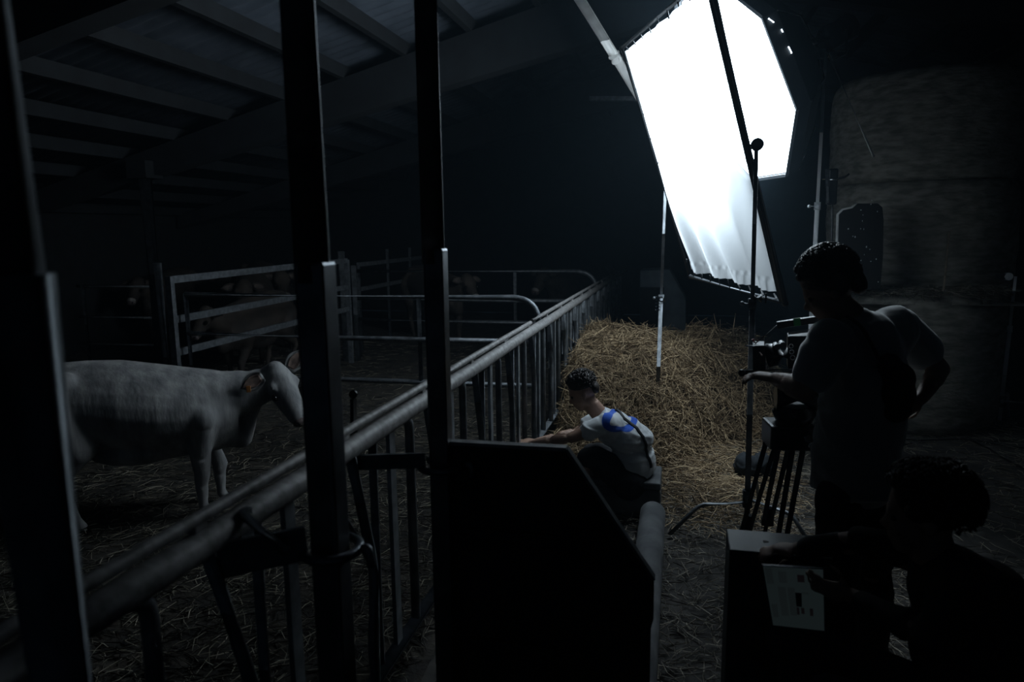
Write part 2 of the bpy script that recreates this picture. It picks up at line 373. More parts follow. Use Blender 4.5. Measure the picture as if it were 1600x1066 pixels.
# the feed barrier
RXX, RZZ = -1.03, 1.205
fb = empty('feed_barrier', (RXX, 4, 0), 'long tubular steel feed barrier running away from the camera between pen and aisle', 'barrier')
y0, y1 = .35, 14.5
rz = lambda y: 1.222 - .009*y
G().tube([(RXX, y, rz(y)+.002*math.sin(y*3)) for y in np.arange(y0, y1, .4)], .035, 20).build('top_rail', M['rust'], fb)
for a, b in ((y0, 2.9), (2.93, 4.95), (5.0, 9.6), (9.65, 14.4)):
    dz = .060 if a < 4.9 else .068
    G().tube([(RXX-.006, y, rz(y)+dz) for y in np.linspace(a, b, 14)], .0155, 12).build('locking_rail', M['rust'], fb)
G().tube([(RXX, y0, .30), (RXX, y1, .30)], .028, 14).build('bottom_rail', M['tube'], fb)
k = 0; yy = .93
while yy < 13:
    zt = rz(yy)
    G().bar((RXX, yy, .3), (RXX, yy, zt-.01), .016, .05, Vector((0, 1, 0))).build('flat_upright', M['tube'], fb)
    G().tube(fillet([(RXX, yy+.02, zt), (RXX, yy+.19, zt-.035), (RXX, yy+.19, .3)], .05), .019, 12).build('round_upright', M['tube'], fb)
    G().tube(fillet([(RXX+.012, yy+.36, zt-.01), (RXX+.012, yy+.50, .74), (RXX+.012, yy+.47, .3)], .08), .018, 12).build('yoke_bar', M['tube'], fb)
    G().tube([(RXX-.012, yy+.57, .3), (RXX-.012, yy+.585, zt)], .017, 12).build('round_upright', M['tube'], fb)
    g = G(); g.box((RXX-.012, yy+.36, zt+.045), (.034, .045, .032)); g.build('lug', M['rust'], fb, .004)
    yy += .715
# brackets tying posts to the rail
def bracket(px_, py_, ya, label, lever):
    z = 1.155
    e = empty('post_bracket', (px_, py_, z), label, 'bracket', 'brackets tying the posts to the feed barrier')
    G().bar((RXX, ya, z-.005), (px_-.04, py_-.045, z), .012, .085 if lever else .05).build('flat_arm', M['post'], e)
    g = G(); r = .072
    g.tube([(px_+r*math.cos(t), py_+r*math.sin(t), z-.03) for t in np.linspace(-2.6, 2.6, 20)], .012, 10); g.build('clamp_ring', M['post'], e)
    g = G(); g.tube(fillet([(px_+r, py_, z-.03), (px_+r+.035, py_-.01, z-.01), (px_+r+.04, py_-.012, z-.06)], .02), .011, 10); g.build('clamp_hook', M['galv'], e)
    if lever:
        G().tube([(RXX+.02, ya+.08, rz(ya)+.03), (RXX+.16, ya+.05, 1.165)], .013, 10).build('brace', M['tube'], e)
        G().bar((RXX+.02, ya+.09, rz(ya)+.03), (RXX+.02, ya+.09, rz(ya)-.10), .02, .05).build('lug', M['tube'], e)
    return e
bracket(p2x, p2y, 1.33, 'dark flat-steel bracket clamped around the middle post', True)
bracket(p3x, p3y, 2.05, 'dark flat-steel bracket with hooked clamp beside the black panel', False)
# kinked locking bar right of the middle post
pipe_thing('locking_bar', 'kinked dark steel locking bar right of the middle post', 'bar', [at(527, 790, 'X', -.92), at(587, 889, 'X', -.86), at(581, 1000, 'X', -.86), (-.86, at(585, 889, 'X', -.86).y, 0)], .013, M['tube'], .05)
b = at(553, 683, 'X', -1.05)
e = empty('latch_lever', b, 'small black latch lever standing on the feed barrier rail', 'latch')
G().tube([b+Vector((0, 0, -.03)), b+Vector((0, 0, .03))], .014, 10).build('pivot', M['blackmetal'], e)
G().bar(b+Vector((0, 0, .02)), b+Vector((0, .01, .13)), .012, .026).build('lever', M['blackmetal'], e)
G().ball(b+Vector((0, .01, .145)), .015).build('knob', M['blackmetal'], e)
# cross gate at the end of the first pen
def gate(name, label, x0, x1, y, zt, rails, verts, r, curve=.22, mt='galv'):
    e = empty(name, (x0, y, 0), label, 'gate')
    G().tube([(x0, y, .05), (x0, y, zt+.01)], r*.9, 14).build('end_upright', M[mt], e)
    G().tube(fillet([(x0, y, zt), (x1, y, zt), (x1, y, .05)], curve, 8), r, 16).build('hoop_frame', M[mt], e)
    for z in rails: G().tube([(x0, y, z), ((x0+x1)/2, y, z-.008), (x1, y, z)], r*.92, 14).build('rail', M[mt], e)
    for xv in verts: G().tube([(xv, y, rails[-1]), (xv, y, zt)], r*.8, 12).build('upright', M[mt], e)
    return e
gate('pen_gate', 'galvanised tubular pen gate with rounded corner directly behind the white cow', -4.33, -1.08, 5.5, 1.365, (1.01, .645), (at(655, 500, 'Y', 5.5).x,), .024, .22)
gate('pen_gate', 'second tubular pen gate with rounded corner, farther back in the barn', -4.62, -1.08, 9.6, 1.335, (.93, .62), (at(805, 470, 'Y', 9.6).x,), .03, .3)
# side fence running back from the corner post
sf = empty('side_fence', (-4.42, 5.4, 0), 'grey three-rail side fence running back behind the first pen gate', 'fence')
for z in (1.50, 1.14, .84): G().bar((-4.42, 5.42, z), (-4.42, 8.9, z+.02), .03, .065).build('rail', M['galv'], sf)
G().bar((-4.42, 5.42, .1), (-4.42, 5.42, 1.53), .06, .05, Vector((0, 1, 0))).build('end_upright', M['galv'], sf)
G().bar((-4.42, 8.9, .1), (-4.42, 8.9, 1.53), .06, .05, Vector((0, 1, 0))).build('end_upright', M['galv'], sf)
sf2 = empty('side_fence', (-4.68, 9.7, 0), 'grey side fence with thin uprights beyond the second pen gate', 'fence')
for z in (1.42, 1.05): G().bar((-4.68, 9.8, z), (-4.68, 13.6, z), .035, .06).build('rail', M['galv'], sf2)
for yv in (9.8, 10.9, 11.9, 13.0): G().tube([(-4.68, yv, .1), (-4.68, yv, 1.62 if yv > 10 else 1.45)], .026, 10).build('upright', M['galv'], sf2)
def stub(px, py, Y, ztop, r, label):
    b = at(px, py, 'Y', Y); return tag(G().tube([(b.x, b.y, 0), (b.x, b.y, ztop)], r, 16).build('fence_post', M['tube']), label, 'post')
stub(252, 480, 5.25, at(250, 411, 'Y', 5.25).z, .034, 'grey steel corner post at the hinge end of the first pen gate')
stub(536, 450, 9.3, at(534, 393, 'Y', 9.3).z, .05, 'pale square-topped post at the left end of the second pen gate')
stub(554, 450, 9.4, at(552, 415, 'Y', 9.4).z, .04, 'shorter post just right of the pale post by the second pen gate')
b = at(240, 330, 'Y', 8.0)
cb = empty('roof_column', (b.x, 7.9, 0), 'round dark column holding up the roof girder on the left', 'column')
G().tube([(b.x, 7.9, 0), (b.x, 7.9, roofz(b.x)-.35)], .085, 24).build('shaft', M['post'], cb)
G().box((b.x, 7.9, roofz(b.x)-.42), (.3, .3, .22)).build('cap', M['beam'], cb, .01)
b = at(85, 447, 'Y', 8.6); b2 = at(230, 447, 'Y', 8.6)
fr = empty('far_fence', (b.x, 8.6, 0), 'faint rail fence in the dark at far left in front of the herd', 'fence')
for z in (b.z, b.z-.45, b.z-.85): G().tube([(-8.6, 8.6, z), (b2.x+.1, 8.6, z)], .024, 10).build('rail', M['tube'], fr)
for xv in (-8.5, -7.0, b2.x+.1): G().tube([(xv, 8.6, 0), (xv, 8.6, b.z+.04)], .032, 10).build('upright', M['tube'], fr)

# ================================================================== BLACK PANEL, BLOCK, PIPE
Yb = 2.15
pb = [at(697, 694, 'Y', Yb), at(885, 704, 'Y', Yb), at(1022, 908, 'Y', Yb), at(1021, 968, 'Y', Yb)]
pl = empty('trough_panel', (-.4, Yb, 0), 'large black panel with one slanted corner closing the feed alley', 'panel')
poly = pb + [Vector((-.06, Yb, .62)), Vector((-.06, Yb, 0.0)), Vector((pb[0].x, Yb, 0.0))]
G().prism(poly, (0, .022, 0)).build('sheet', M['board'], pl)
G().bar(pb[0]+Vector((0, .011, .004)), pb[1]+Vector((0, .011, .004)), .034, .012).build('top_edging', M['boardedge'], pl)
G().bar(pb[1]+Vector((0, .011, .004)), pb[2]+Vector((0, .011, .004)), .034, .010).build('slanted_edging', M['post'], pl)
for zc in (.9, .5): G().box((-.52, Yb-.012, zc), (.3, .02, .035)).build('batten', M['board'], pl, .003)
cb_ = empty('concrete_block', (-.36, 4.62, 0), 'low concrete block the crouching person sits on', 'block')
G().box((-.38, 4.66, .105), (.60, .34, .21)).build('body', M['concrete'], cb_, .02)
G().box((-.39, 4.66, .235), (.62, .36, .05)).build('slab', M['concrete'], cb_, .012)
o = G().tube([(-.125, y, .088+.003*math.sin(y*5)) for y in np.arange(1.2, 4.42, .2)], .080, 28).build('round_kerb', M['concrete'])
tag(o, 'thick round concrete kerb pipe lying on the floor beside the black panel', 'kerb')

# ================================================================== STRAW
def sstep(t): t = max(0, min(1, t)); return t*t*(3-2*t)
def heap_h(x, y):
    yf = 5.25 + .9*sstep((x+.2)/.8) + .12*nz(x, y, 2.2)
    h = .78*sstep((y-yf)/1.55) * sstep((8.7-y)/1.1) * sstep((1.30-x)/.60) * (.55+.45*sstep((x+1.1)/.2))
    h *= 1 + .16*nz(x, y, 2.0) - .10*math.exp(-((x-.05)/.22)**2)
    return h + .09*nz(x, y, 4.5)*min(1, h*4) + .05*nz(x, y, 9)*min(1, h*4) - .03
def surf_sampler(hf, x0, x1, y0, y1, bury=0.0, lay=.035, keep=None, dens=None):
    def f(n, rg):
        P_ = []; Nn = []
        while len(P_) < n:
            x, y = rg.uniform(x0, x1), rg.uniform(y0, y1)
            if keep and not keep(x, y): continue
            if dens and rg.random() > dens(x, y): continue
            z = hf(x, y); e_ = .04; nn = np.array([hf(x-e_, y)-hf(x+e_, y), hf(x, y-e_)-hf(x, y+e_), 2*e_]); nn /= np.linalg.norm(nn)
            P_.append((x, y, z+rg.uniform(0, 1)**2*lay+bury)); Nn.append(nn)
        return np.array(P_), np.array(Nn)
    return f
Vh, Fh = terrain(-.98, 1.5, 4.9, 10.4, .05, heap_h)
hs = strands(20000, surf_sampler(heap_h, -.97, 1.45, 5.0, 9.0, lay=.10, keep=lambda x, y: heap_h(x, y) > .0), .14, .42, .0036, .75, 3)
hs2 = strands(3600, surf_sampler(lambda x, y: .01, -.3, .95, 4.3, 6.4, lay=.04, dens=lambda x, y: math.exp(-((x-.25)/.5)**2-((y-5.5)/.8)**2)), .10, .30, .0030, .3, 13)
stuff_obj('straw_heap', [(Vh, Fh), hs, hs2], [M['strawbase'], M['straw']], 'big loose heap of golden straw under the diffusion frame', 'straw')
flat = lambda x, y: .004 + .006*nz(x, y, 3)
def aisle_d(x, y): return .95 if x < 1.3 and y < 6.5 else .38
ai = strands(15000, surf_sampler(flat, -.96, 3.6, 1.4, 8.0, dens=aisle_d), .07, .22, .0026, .15, 4)
stuff_obj('straw_litter', [ai], [M['litter']], 'loose straw scattered over the aisle floor', 'straw')
def pen_h(x, y): return .012 + .045*max(0, nz(x, y, 1.1)+.35) + .015*nz(x, y, 5)
Vp, Fp = terrain(-8.4, -1.06, .3, 13, .09, pen_h)
ps = strands(22000, surf_sampler(pen_h, -7.5, -1.08, .8, 11, dens=lambda x, y: max(.12, min(1, 1.15 - .16*(y-1.5) - .12*abs(x+2)))), .07, .24, .0026, .3, 5)
stuff_obj('straw_bedding', [(Vp, Fp), ps], [M['muck'], M['bedding']], 'trodden straw bedding covering the pen floor', 'straw')

# ================================================================== LIGHT, FRAME, STANDS
C0 = at(1140, 136, 'Y', 5.7)
e1 = Vector((.36, -.93, 0)).normalized(); e2 = Vector((.40, .155, -.90)); e2 = (e2 - e1*e2.dot(e1)).normalized(); bk = e1.cross(e2).normalized()
ob = empty('octagonal_softbox', C0, 'large glowing octagonal softbox tilted downward, partly behind the diffusion frame', 'softbox')
RB = .80
def octp(r, d, rot=22.5): return [C0 + bk*d + (e1*math.cos(R(45*k+rot)) + e2*math.sin(R(45*k+rot)))*r for k in range(8)]
fr_ = octp(RB*.985, .05); g = G(); g.add(fr_, [tuple(range(8))]); g.build('glowing_front', M['lamp'], ob)
g = G(); rings = [octp(RB, 0), octp(RB, .10), octp(RB*.72, .36), octp(.16, .62), octp(.10, .66)]
for a, b in zip(rings, rings[1:]):
    vs = a+b; g.add(vs, [(k, (k+1) % 8, 8+(k+1) % 8, 8+k) for k in range(8)])
o = g.build('black_shell', M['softshell'], ob); s_ = o.modifiers.new('t', 'SOLIDIFY'); s_.thickness = .006; s_.offset = 0
g = G()
for k in range(8): g.bar(rings[0][k], rings[0][(k+1) % 8], .02, .02)
g.build('rim', M['softshell'], ob)
for k in range(8): G().tube([rings[1][k]+bk*.004, rings[2][k]+bk*.012, rings[3][k]+bk*.02], .006, 6).build('rib', M['blackmetal'], ob)
from mathutils.bvhtree import BVHTree
bm = bmesh.new(); bm.from_mesh(o.data); bm.transform(Matrix.Translation(C0)); bvs = BVHTree.FromBMesh(bm); bm.free()
for (xa, ya_), (xb, yb_) in (((1201, 29), (1209, 35)), ((1221, 46), (1223, 50)), ((1232, 73), (1237, 83))):
    q_ = [bvs.ray_cast(CAM, (at(x_, y_, 'Y', 3)-CAM).normalized())[0] for x_, y_ in ((xa, ya_), (xb, yb_))]
    if all(q_): G().tube([q + (CAM-q).normalized()*.005 for q in q_], .0032, 6).build('seam_light_leak', M['lamp'], ob)
hd0 = C0+bk*.66; hd1 = C0+bk*1.02
G().tube([C0+bk*.62, C0+bk*.68], .12, 24).build('speed_ring', M['blackmetal'], ob)
# lamp head mounted behind the softbox
lh = empty('film_light', hd1, 'black film lamp head fixed to the back of the softbox', 'lamp')
G().tube([C0+bk*.69, C0+bk*.80, C0+bk*.82, C0+bk*1.05], [.07, .07, .095, .095], 20).build('housing', M['blackmetal'], lh)
yk = C0+bk*.92
G().tube(fillet([yk+e1*.11, yk+e1*.12+Vector((.02, 0, -.17)), yk-e1*.12+Vector((.02, 0, -.17)), yk-e1*.11], .04), .010, 10).build('yoke', M['blackmetal'], lh)
G().tube([yk+e1*.10, yk+e1*.15], .018, 12).build('tilt_knob', M['chrome'], lh)

def cstand(name, label, x, y, ztop, angs, zleg=.20, col='chrome', heads=(), lean=(0, 0), leglen=.42, riser=None):
    e = empty(name, (x, y, 0), label, 'stand')
    T = lambda z: Vector((x+lean[0]*z, y+lean[1]*z, z))
    n = riser or ztop*.55
    G().tube([T(.08), T(n)], .0175, 16).build('lower_tube', M[col], e)
    G().tube([T(n), T(ztop)], .0125, 14).build('upper_tube', M[col], e)
    g = G(); g.tube([T(n-.03), T(n+.03)], .024, 14); g.tube([T(n), T(n)+Vector((-.055, 0, 0))], .007, 8); g.ball(T(n)+Vector((-.06, 0, 0)), .014, 10, 6); g.build('riser_clamp', M[col], e)
    g = G(); g.tube([T(zleg-.05), T(zleg+.06)], .030, 16); g.build('leg_hub', M['blackmetal'], e)
    for k, a in enumerate(angs):
        d = Vector((math.cos(R(a)), math.sin(R(a)), 0)); h = T(zleg-.02+.025*k); h.z = zleg-.02+.025*k
        G().tube(fillet([h, h+d*leglen*.62, Vector((h.x, h.y, 0))+d*leglen+Vector((0, 0, .012))], .05), .0125, 12).build('leg', M[col], e)
    return e
def gobo(c, parent, r=.033, mt='chrome', axis=(0, 1, 0)):
    a = Vector(axis).normalized(); c = Vector(c)
    G().tube([c-a*.022, c+a*.022], r, 20).build('grip_head', M[mt], parent)
    G().tube([c+a*.02, c+a*.055], .010, 10).build('t_handle', M[mt], parent)
    G().tube([c+a*.05-Vector((.0, 0, .03)), c+a*.05+Vector((0, 0, .03))], .006, 8).build('t_handle', M[mt], parent)
# the near stand holding the right edge of the frame
nx, ny = at(1168, 800, 'Y', 4.42).x, 4.42
ln1 = (at(1182, 226, 'Y', ny).x - nx)/at(1182, 226, 'Y', ny).z
st1 = cstand('light_stand', 'tall steel stand in front of the diffusion frame, beside the tripod', nx, ny, at(1183, 222, 'Y', ny).z, (199, 318, 75), .22, 'tube', lean=(ln1, 0), riser=1.45, leglen=.5)
gobo(at(1183, 226, 'Y', ny), st1, .036, 'blackmetal')
gobo(at(1183, 466, 'Y', ny), st1, .028, 'blackmetal', (1, .1, 0))
st2 = cstand('light_stand', 'thin chrome stand behind the crouching person, holding the far edge of the frame', -.165, 6.27, at(1034, 262, 'Y', 6.27).z, (210, 330, 90), .22, 'tube', lean=(.017, 0), riser=1.30)
g = G(); b = at(1029, 470, 'Y', 6.27)
for k in range(5): g.tube([b+Vector((0, 0, .03-.028*k)), b+Vector((0, 0, .042-.028*k))], .027, 14)
g.tube([b, b+Vector((.06, 0, .0))], .006, 8); g.build('locking_collar', M['chrome'], st2)
lx, ly = 1.035, 5.95
st3 = cstand('light_stand', 'tall chrome stand right of the softbox carrying the lamp', lx, ly, at(1286, 88, 'Y', ly).z, (200, 320, 80), .22, 'satin', riser=at(1284, 322, 'Y', ly).z)
top = at(1284, 84, 'Y', ly); gobo(top, st3, .035, 'blackmetal'); gobo(top+Vector((0, 0, .14)), st3, .03, 'blackmetal', (1, 0, 0))
G().tube([top+Vector((0, 0, .02)), hd1+Vector((0, 0, -.16))], .012, 10).build('spigot_arm', M['blackmetal'], st3)
e = empty('grip_arm', at(1297, 95, 'Y', 5.9), 'thin chrome grip arm angling down from the lamp stand in front of the bales', 'rod')
G().tube([at(1294, 84, 'Y', 5.9), at(1365, 245, 'Y', 5.75)], .0085, 10).build('rod', M['satin'], e)
G().tube([at(1292, 78, 'Y', 5.9), at(1295, 90, 'Y', 5.9)], .018, 10).build('end_collar', M['chrome'], e)
# ballast hanging on the lamp stand
b = at(1300, 292, 'Y', 5.9)
e = empty('lamp_ballast', b, 'narrow black ballast hung on the lamp stand beside the bales', 'ballast')
G().box(b, (.07, .07, .27)).build('body', M['blackmetal'], e, .012)
G().tube(fillet([b+Vector((-.07, 0, .06)), b+Vector((.0, -.05, .05)), b+Vector((.09, -.03, .07)), b+Vector((.11, -.02, .09))], .03), .008, 8).build('hook', M['chrome'], e)
G().tube([b+Vector((-.03, -.045, -.12)), b+Vector((-.055, -.045, .13))], .010, 8).build('handle', M['galv'], e)
tag(G().tube(curve_pts([b+Vector((.01, 0, -.13)), b+Vector((.02, 0, -.5)), b+Vector((.0, .02, -1.1)), b+Vector((.12, .02, -1.9)), Vector((b.x+.4, b.y+.3, .02)), Vector((b.x+.9, b.y+.7, .015))]), .006, 8).build('ballast_cable', M['rubber']), 'thin black cable hanging from the ballast down to the floor', 'cable')
# diffusion frame
TL, BL, TR, BR = at(972, 75, 'Y', 6.2), at(1078, 432, 'Y', 6.15), at(1108, -41, 'Y', 4.42), at(1227, 474, 'Y', 4.52)
df_ = empty('diffusion_frame', (TL+BL+TR+BR)/4, 'big square white silk diffusion frame standing tilted in front of the softbox', 'frame')
G().tube(fillet([TL, TR], .03), .016, 12).build('top_bar', M['blackmetal'], df_)
G().tube([TL, BL], .014, 12).build('far_bar', M['blackmetal'], df_)
G().tube([BL, BR], .016, 12).build('bottom_bar', M['galv'], df_)
G().tube([TR, BR], .019, 12).build('near_bar', M['blackmetal'], df_)
for c in (TL, BL, TR, BR): G().ball(c, .021, 10, 8).build('corner_joint', M['blackmetal'], df_)
nrm = (TR-TL).cross(BL-TL).normalized()
if nrm.x > 0: nrm = -nrm
NU, NV = 120, 130; vs = []
for j in range(NV+1):
    for i in range(NU+1):
        u, v = .022+.950*i/NU, .020+.950*j/NV
        p = TL.lerp(TR, u).lerp(BL.lerp(BR, u), v)
        edge = min(u, 1-u, v, 1-v)
                                                # folds run from the upper left corner to the bottom
        wv = .020*math.sin(26*(u-.35*v)+3*noise.noise(Vector((u*3, v*2, 1))))*sstep((v-.35)/.5)
        wv += .016*math.sin(34*(v-1.05*u)+4*noise.noise(Vector((u*2, v*3, 5))))*sstep((u-.2)/.3)*(1-sstep((v-.45)/.25))
        wv += .014*math.sin(22*(v*.6-1.4*u))*sstep((.45-u)/.4)*sstep((v-.55)/.3)
        wv += .010*noise.noise(Vector((u*5, v*4, 9)))
        sag = -.035*math.sin(math.pi*u)*math.sin(math.pi*v)
        p = p + nrm*(wv*sstep(edge/.03) + sag)
        if v > .93: p = p + nrm*.006*math.sin(u*120)
        vs.append(p)
g = G(); g.add(vs, [(j*(NU+1)+i, j*(NU+1)+i+1, (j+1)*(NU+1)+i+1, (j+1)*(NU+1)+i) for j in range(NV) for i in range(NU)], True)
g.build('silk', M['silk'], df_)
g = G(); off = nrm*.006
g.bar(TR.lerp(TL, .018)+off, BR.lerp(BL, .018)+off, .05, .012, nrm)
g.build('black_border', M['softshell'], df_)
for a, b, n in ((TL, TR, 9), (TL, BL, 9), (BL, BR, 9)):
    inn = ((TR+BL+TL+BR)/4)
    for k in range(n):
        p = a.lerp(b, (k+.5)/n); G().tube([p+(inn-p).normalized()*-.018, p+(inn-p).normalized()*.06], .006, 6).build('strap', M['blackmetal'], df_)
# right hand stand
g2 = at(1565, 672, 'Z', 0)
sx_, sy_ = 3.02, 7.3
b = at(1567, 600, 'Y', sy_); tp_ = at(1575, 432, 'Y', sy_)
st4 = cstand('light_stand', 'spare chrome stand with sprawling legs at the right edge before the block wall', b.x, sy_, tp_.z, (184, 352, 60), .26, 'satin', lean=(.012, 0), riser=.95, leglen=.5)
gobo(tp_, st4, .035, 'satin'); G().box(tp_+Vector((-.06, 0, .0)), (.09, .03, .05)).build('grip_head', M['blackmetal'], st4, .005)
# sandbags on stand feet
def sandbag(c, sx, sy, sz, label, rz=0):
    g = G(); c = Vector(c); mt = Matrix.Rotation(rz, 3, 'Z')
    for q in (-1, 1): g.ball(c+mt @ Vector((q*sx*.55, 0, sz*.45)), (sx*.6, sy*.6, sz*.55), 14, 10, mt)
    g.ball(c+Vector((0, 0, sz*.62)), (sx*.5, sy*.35, sz*.3), 12, 8, mt)
    o = fuse('sandbag', g, M['sandbag'], None, .010, 4, (.014, 16, 16)); return tag(o, label, 'sandbag')
sandbag(at(1172, 745, 'Z', .0)+Vector((.02, .0, .0)), .13, .15, .19, 'slumped blue-grey sandbag on the straw beside the near stand', .4)
# pale pipe and tie bar up in the roof
a, b = at(893, -22, 'Y', 5.9), at(1010, 168, 'Y', 6.9); dd = (b-a).normalized()
e = empty('feed_pipe', a, 'pale round pipe slanting down from the roof behind the diffusion frame', 'pipe')
G().tube([a-dd*.35, b+dd*.1], .048, 24).build('tube', M['pvc'], e)
c = a.lerp(b, .55); G().tube([c-dd*.03, c+dd*.03], .053, 24).build('coupling', M['pvc'], e)
a, b = at(921, 154, 'Y', 8.6), at(1040, 164, 'Y', 8.6)
tag(G().bar(a, b+Vector((1.2, 0, 0)), .04, .05).build('tie_bar', M['galv']), 'thin horizontal steel bar hanging in the dark left of the frame', 'bar')
# bin behind the heap
pb_ = [at(x_, y_, 'Y', 10.6) for x_, y_ in ((1000, 423), (1046, 421), (1072, 468), (1072, 500), (1000, 500))]
bn = empty('storage_bin', (pb_[0].x, 10.6, 0), 'pale blue-grey angular bin half lost in the dark behind the straw heap', 'bin')
pb_[3].z = 0; pb_[4].z = 0
G().prism(pb_, (0, .7, 0)).build('body', M['pale'], bn, .01)
g = G(); g.box((pb_[0].x+.18, 10.58, (pb_[0].z+.0)-.62), (.34, .03, .75)); g.build('dark_opening', M['rubber'], bn)

# ================================================================== BALES
def bale(x, y, z0, h, r, label, top=False, seed=0):
    e = empty('round_bale', (x, y, z0), label, 'bale', 'round straw bales stacked by the block wall'); n, mm = 96, 26; vs = []; fs = []
    for j in range(mm+1):
        t = j/mm; z = z0 + h*t; rr = r*(1-.07*(abs(2*t-1)**8))
        for k in range(n):
            a = 2*math.pi*k/n; q = rr*(1 + .012*noise.noise(Vector((math.cos(a)*3, math.sin(a)*3, z*5+seed))) + .006*noise.noise(Vector((a*9, z*30, seed))) + .02*noise.noise(Vector((math.cos(a)*1.2+seed, math.sin(a)*1.2, z))))
            vs.append((x+q*math.cos(a), y+q*math.sin(a), z))
    fs = [(j*n+k, j*n+(k+1) % n, (j+1)*n+(k+1) % n, (j+1)*n+k) for j in range(mm) for k in range(n)] + [tuple(range(n))[::-1], tuple(mm*n+k for k in range(n))]
    g = G(); g.add(vs, fs, True); g.build('wrapped_straw', M['balenet'], e); return e
bx, by = 2.23, 7.72
bale(bx, by, 0, 1.25, .84, 'bottom round bale of the stack, loose hay spread on its top')
ux, uy = 2.44, 8.28
bale(ux, uy, 1.26, 1.06, .88, 'middle round bale of the stack, behind the black foam board', seed=3)
bale(ux-.02, uy+.02, 2.325, 1.03, .87, 'topmost round bale of the stack, just under the roof', seed=8)
hay_h = lambda x, y: 1.25 + .05*math.exp(-((math.hypot(x-bx, y-by)-.6)/.3)**2) + .03*nz(x, y, 5)
def disc(x, y): return math.hypot(x-bx, y-by) < .86 and y < 7.9
hv = strands(2600, surf_sampler(hay_h, bx-.86, bx+.86, by-.86, 7.9, keep=disc), .08, .26, .003, .5, 9)
Vd, Fd = terrain(bx-.8, bx+.8, by-.8, 7.6, .05, lambda x, y: hay_h(x, y) if math.hypot(x-bx, y-by) < .8 else 1.2)
stuff_obj('loose_hay', [(Vd, Fd), hv], [M['balenet'], M['dryhay']], 'loose grey hay lying on top of the bottom bale', 'hay')
a, b = at(1483, 362, 'Y', 7.25), at(1474, 458, 'Y', 7.05)
tag(G().tube([a, b, b+(b-a)*.08], [.009, .010, .010], 8).build('wooden_stick', M['wood']), 'thin wooden stick standing in the loose hay against the bales', 'stick')
# black foam board leaning on the bale
Yf = 6.98
pf = [at(x_, y_, 'Y', Yf) for x_, y_ in ((1311, 455), (1309, 400), (1311, 335), (1318, 328), (1332, 325), (1340, 318), (1372, 318), (1379, 324), (1381, 345), (1380, 400), (1376, 452))]
fbd = empty('foam_board', (pf[0].x, Yf, pf[0].z), 'black painted foam board with chipped white left edge standing before the bales', 'board')
G().prism(pf, (0, .05, 0)).build('slab', M['foamblack'], fbd, .006)
g = G(); g.tube([p+Vector((-.006, .022, 0)) for p in pf[0:6]], .013, 8, True, (1, 1.8)); g.build('chipped_edge', M['foamwhite'], fbd)
g = G()
for k in range(26): 
    p = pf[0].lerp(pf[10], rnd.uniform(.1, .95)); p.z = pf[0].z + rnd.uniform(.05, .82); g.ball(p+Vector((0, -.001, 0)), (.004*rnd.uniform(.5, 1.6), .003, .005*rnd.uniform(.5, 2)), 6, 4)
g.build('chip_marks', M['foamwhite'], fbd)
# cables on the floor at right
def cable(pts, label, r=.008):
    tag(G().tube(curve_pts([at(x_, y_, 'Z', .018) for x_, y_ in pts]), r, 8).build('power_cable', M['rubber']), label, 'cable')
cable([(1392, 684), (1440, 688), (1500, 686), (1545, 690), (1600, 686), (1680, 680)], 'black power cable running across the floor to the right stand')
cable([(1500, 676), (1525, 690), (1548, 702), (1570, 716), (1610, 735), (1680, 770)], 'black power cable curving toward the lower right in front of the stand')
cable([(1540, 690), (1560, 694), (1590, 699), (1660, 702)], 'short middle cable lying between the two longer ones')

# ================================================================== CATTLE
def tubeloft(g, st, n=26):
    vs = []
    for x, zc, hw, hh in st:
        for k in range(n):
            a = 2*math.pi*k/n; c, s = math.cos(a), math.sin(a)
            w_ = hw*(1 - .20*max(0, s)**2)*(1 - .30*max(0, -s)**1.5)                      # narrower along the spine than at the belly
            vs.append((x, w_*c, zc + hh*s))
    m_ = len(st); fs = [(i*n+k, i*n+(k+1) % n, (i+1)*n+(k+1) % n, (i+1)*n+k) for i in range(m_-1) for k in range(n)]
    fs += [tuple(range(n))[::-1], tuple((m_-1)*n+k for k in range(n))]; g.add(vs, fs, True)
def leaf(c, out, up, ln, wd, cup=.03):                          # cupped ear with thickness
    out = Vector(out).normalized(); up = Vector(up); up = (up-out*up.dot(out)).normalized(); nn = out.cross(up); g = G(); vs = []; nu, nv = 12, 8
    for s_ in (0, 1):
        for i in range(nu+1):
            t = i/nu; ww = wd*math.sin(math.pi*(t*.86+.14))**.75*(1 if t < .8 else (1-t)/.2*.6+.4)
            for j in range(nv+1):
                q = -1+2*j/nv; vs.append(Vector(c)+out*ln*t+up*ww*q+nn*(cup*(q*q)*(1-.5*t) + s_*.010*(1-abs(q)*.7)))
    W = nv+1; off = (nu+1)*W; fs = []
    for i in range(nu):
        for j in range(nv):
            fs.append((i*W+j, i*W+j+1, (i+1)*W+j+1, (i+1)*W+j)); fs.append((off+i*W+j, off+(i+1)*W+j, off+(i+1)*W+j+1, off+i*W+j+1))
        fs.append((i*W, (i+1)*W, off+(i+1)*W, off+i*W)); fs.append((i*W+nv, off+i*W+nv, off+(i+1)*W+nv, (i+1)*W+nv))
    for j in range(nv): fs.append((nu*W+j, nu*W+j+1, off+nu*W+j+1, off+nu*W+j)); fs.append((j, off+j, off+j+1, j+1))
    return g.add(vs, fs, True)
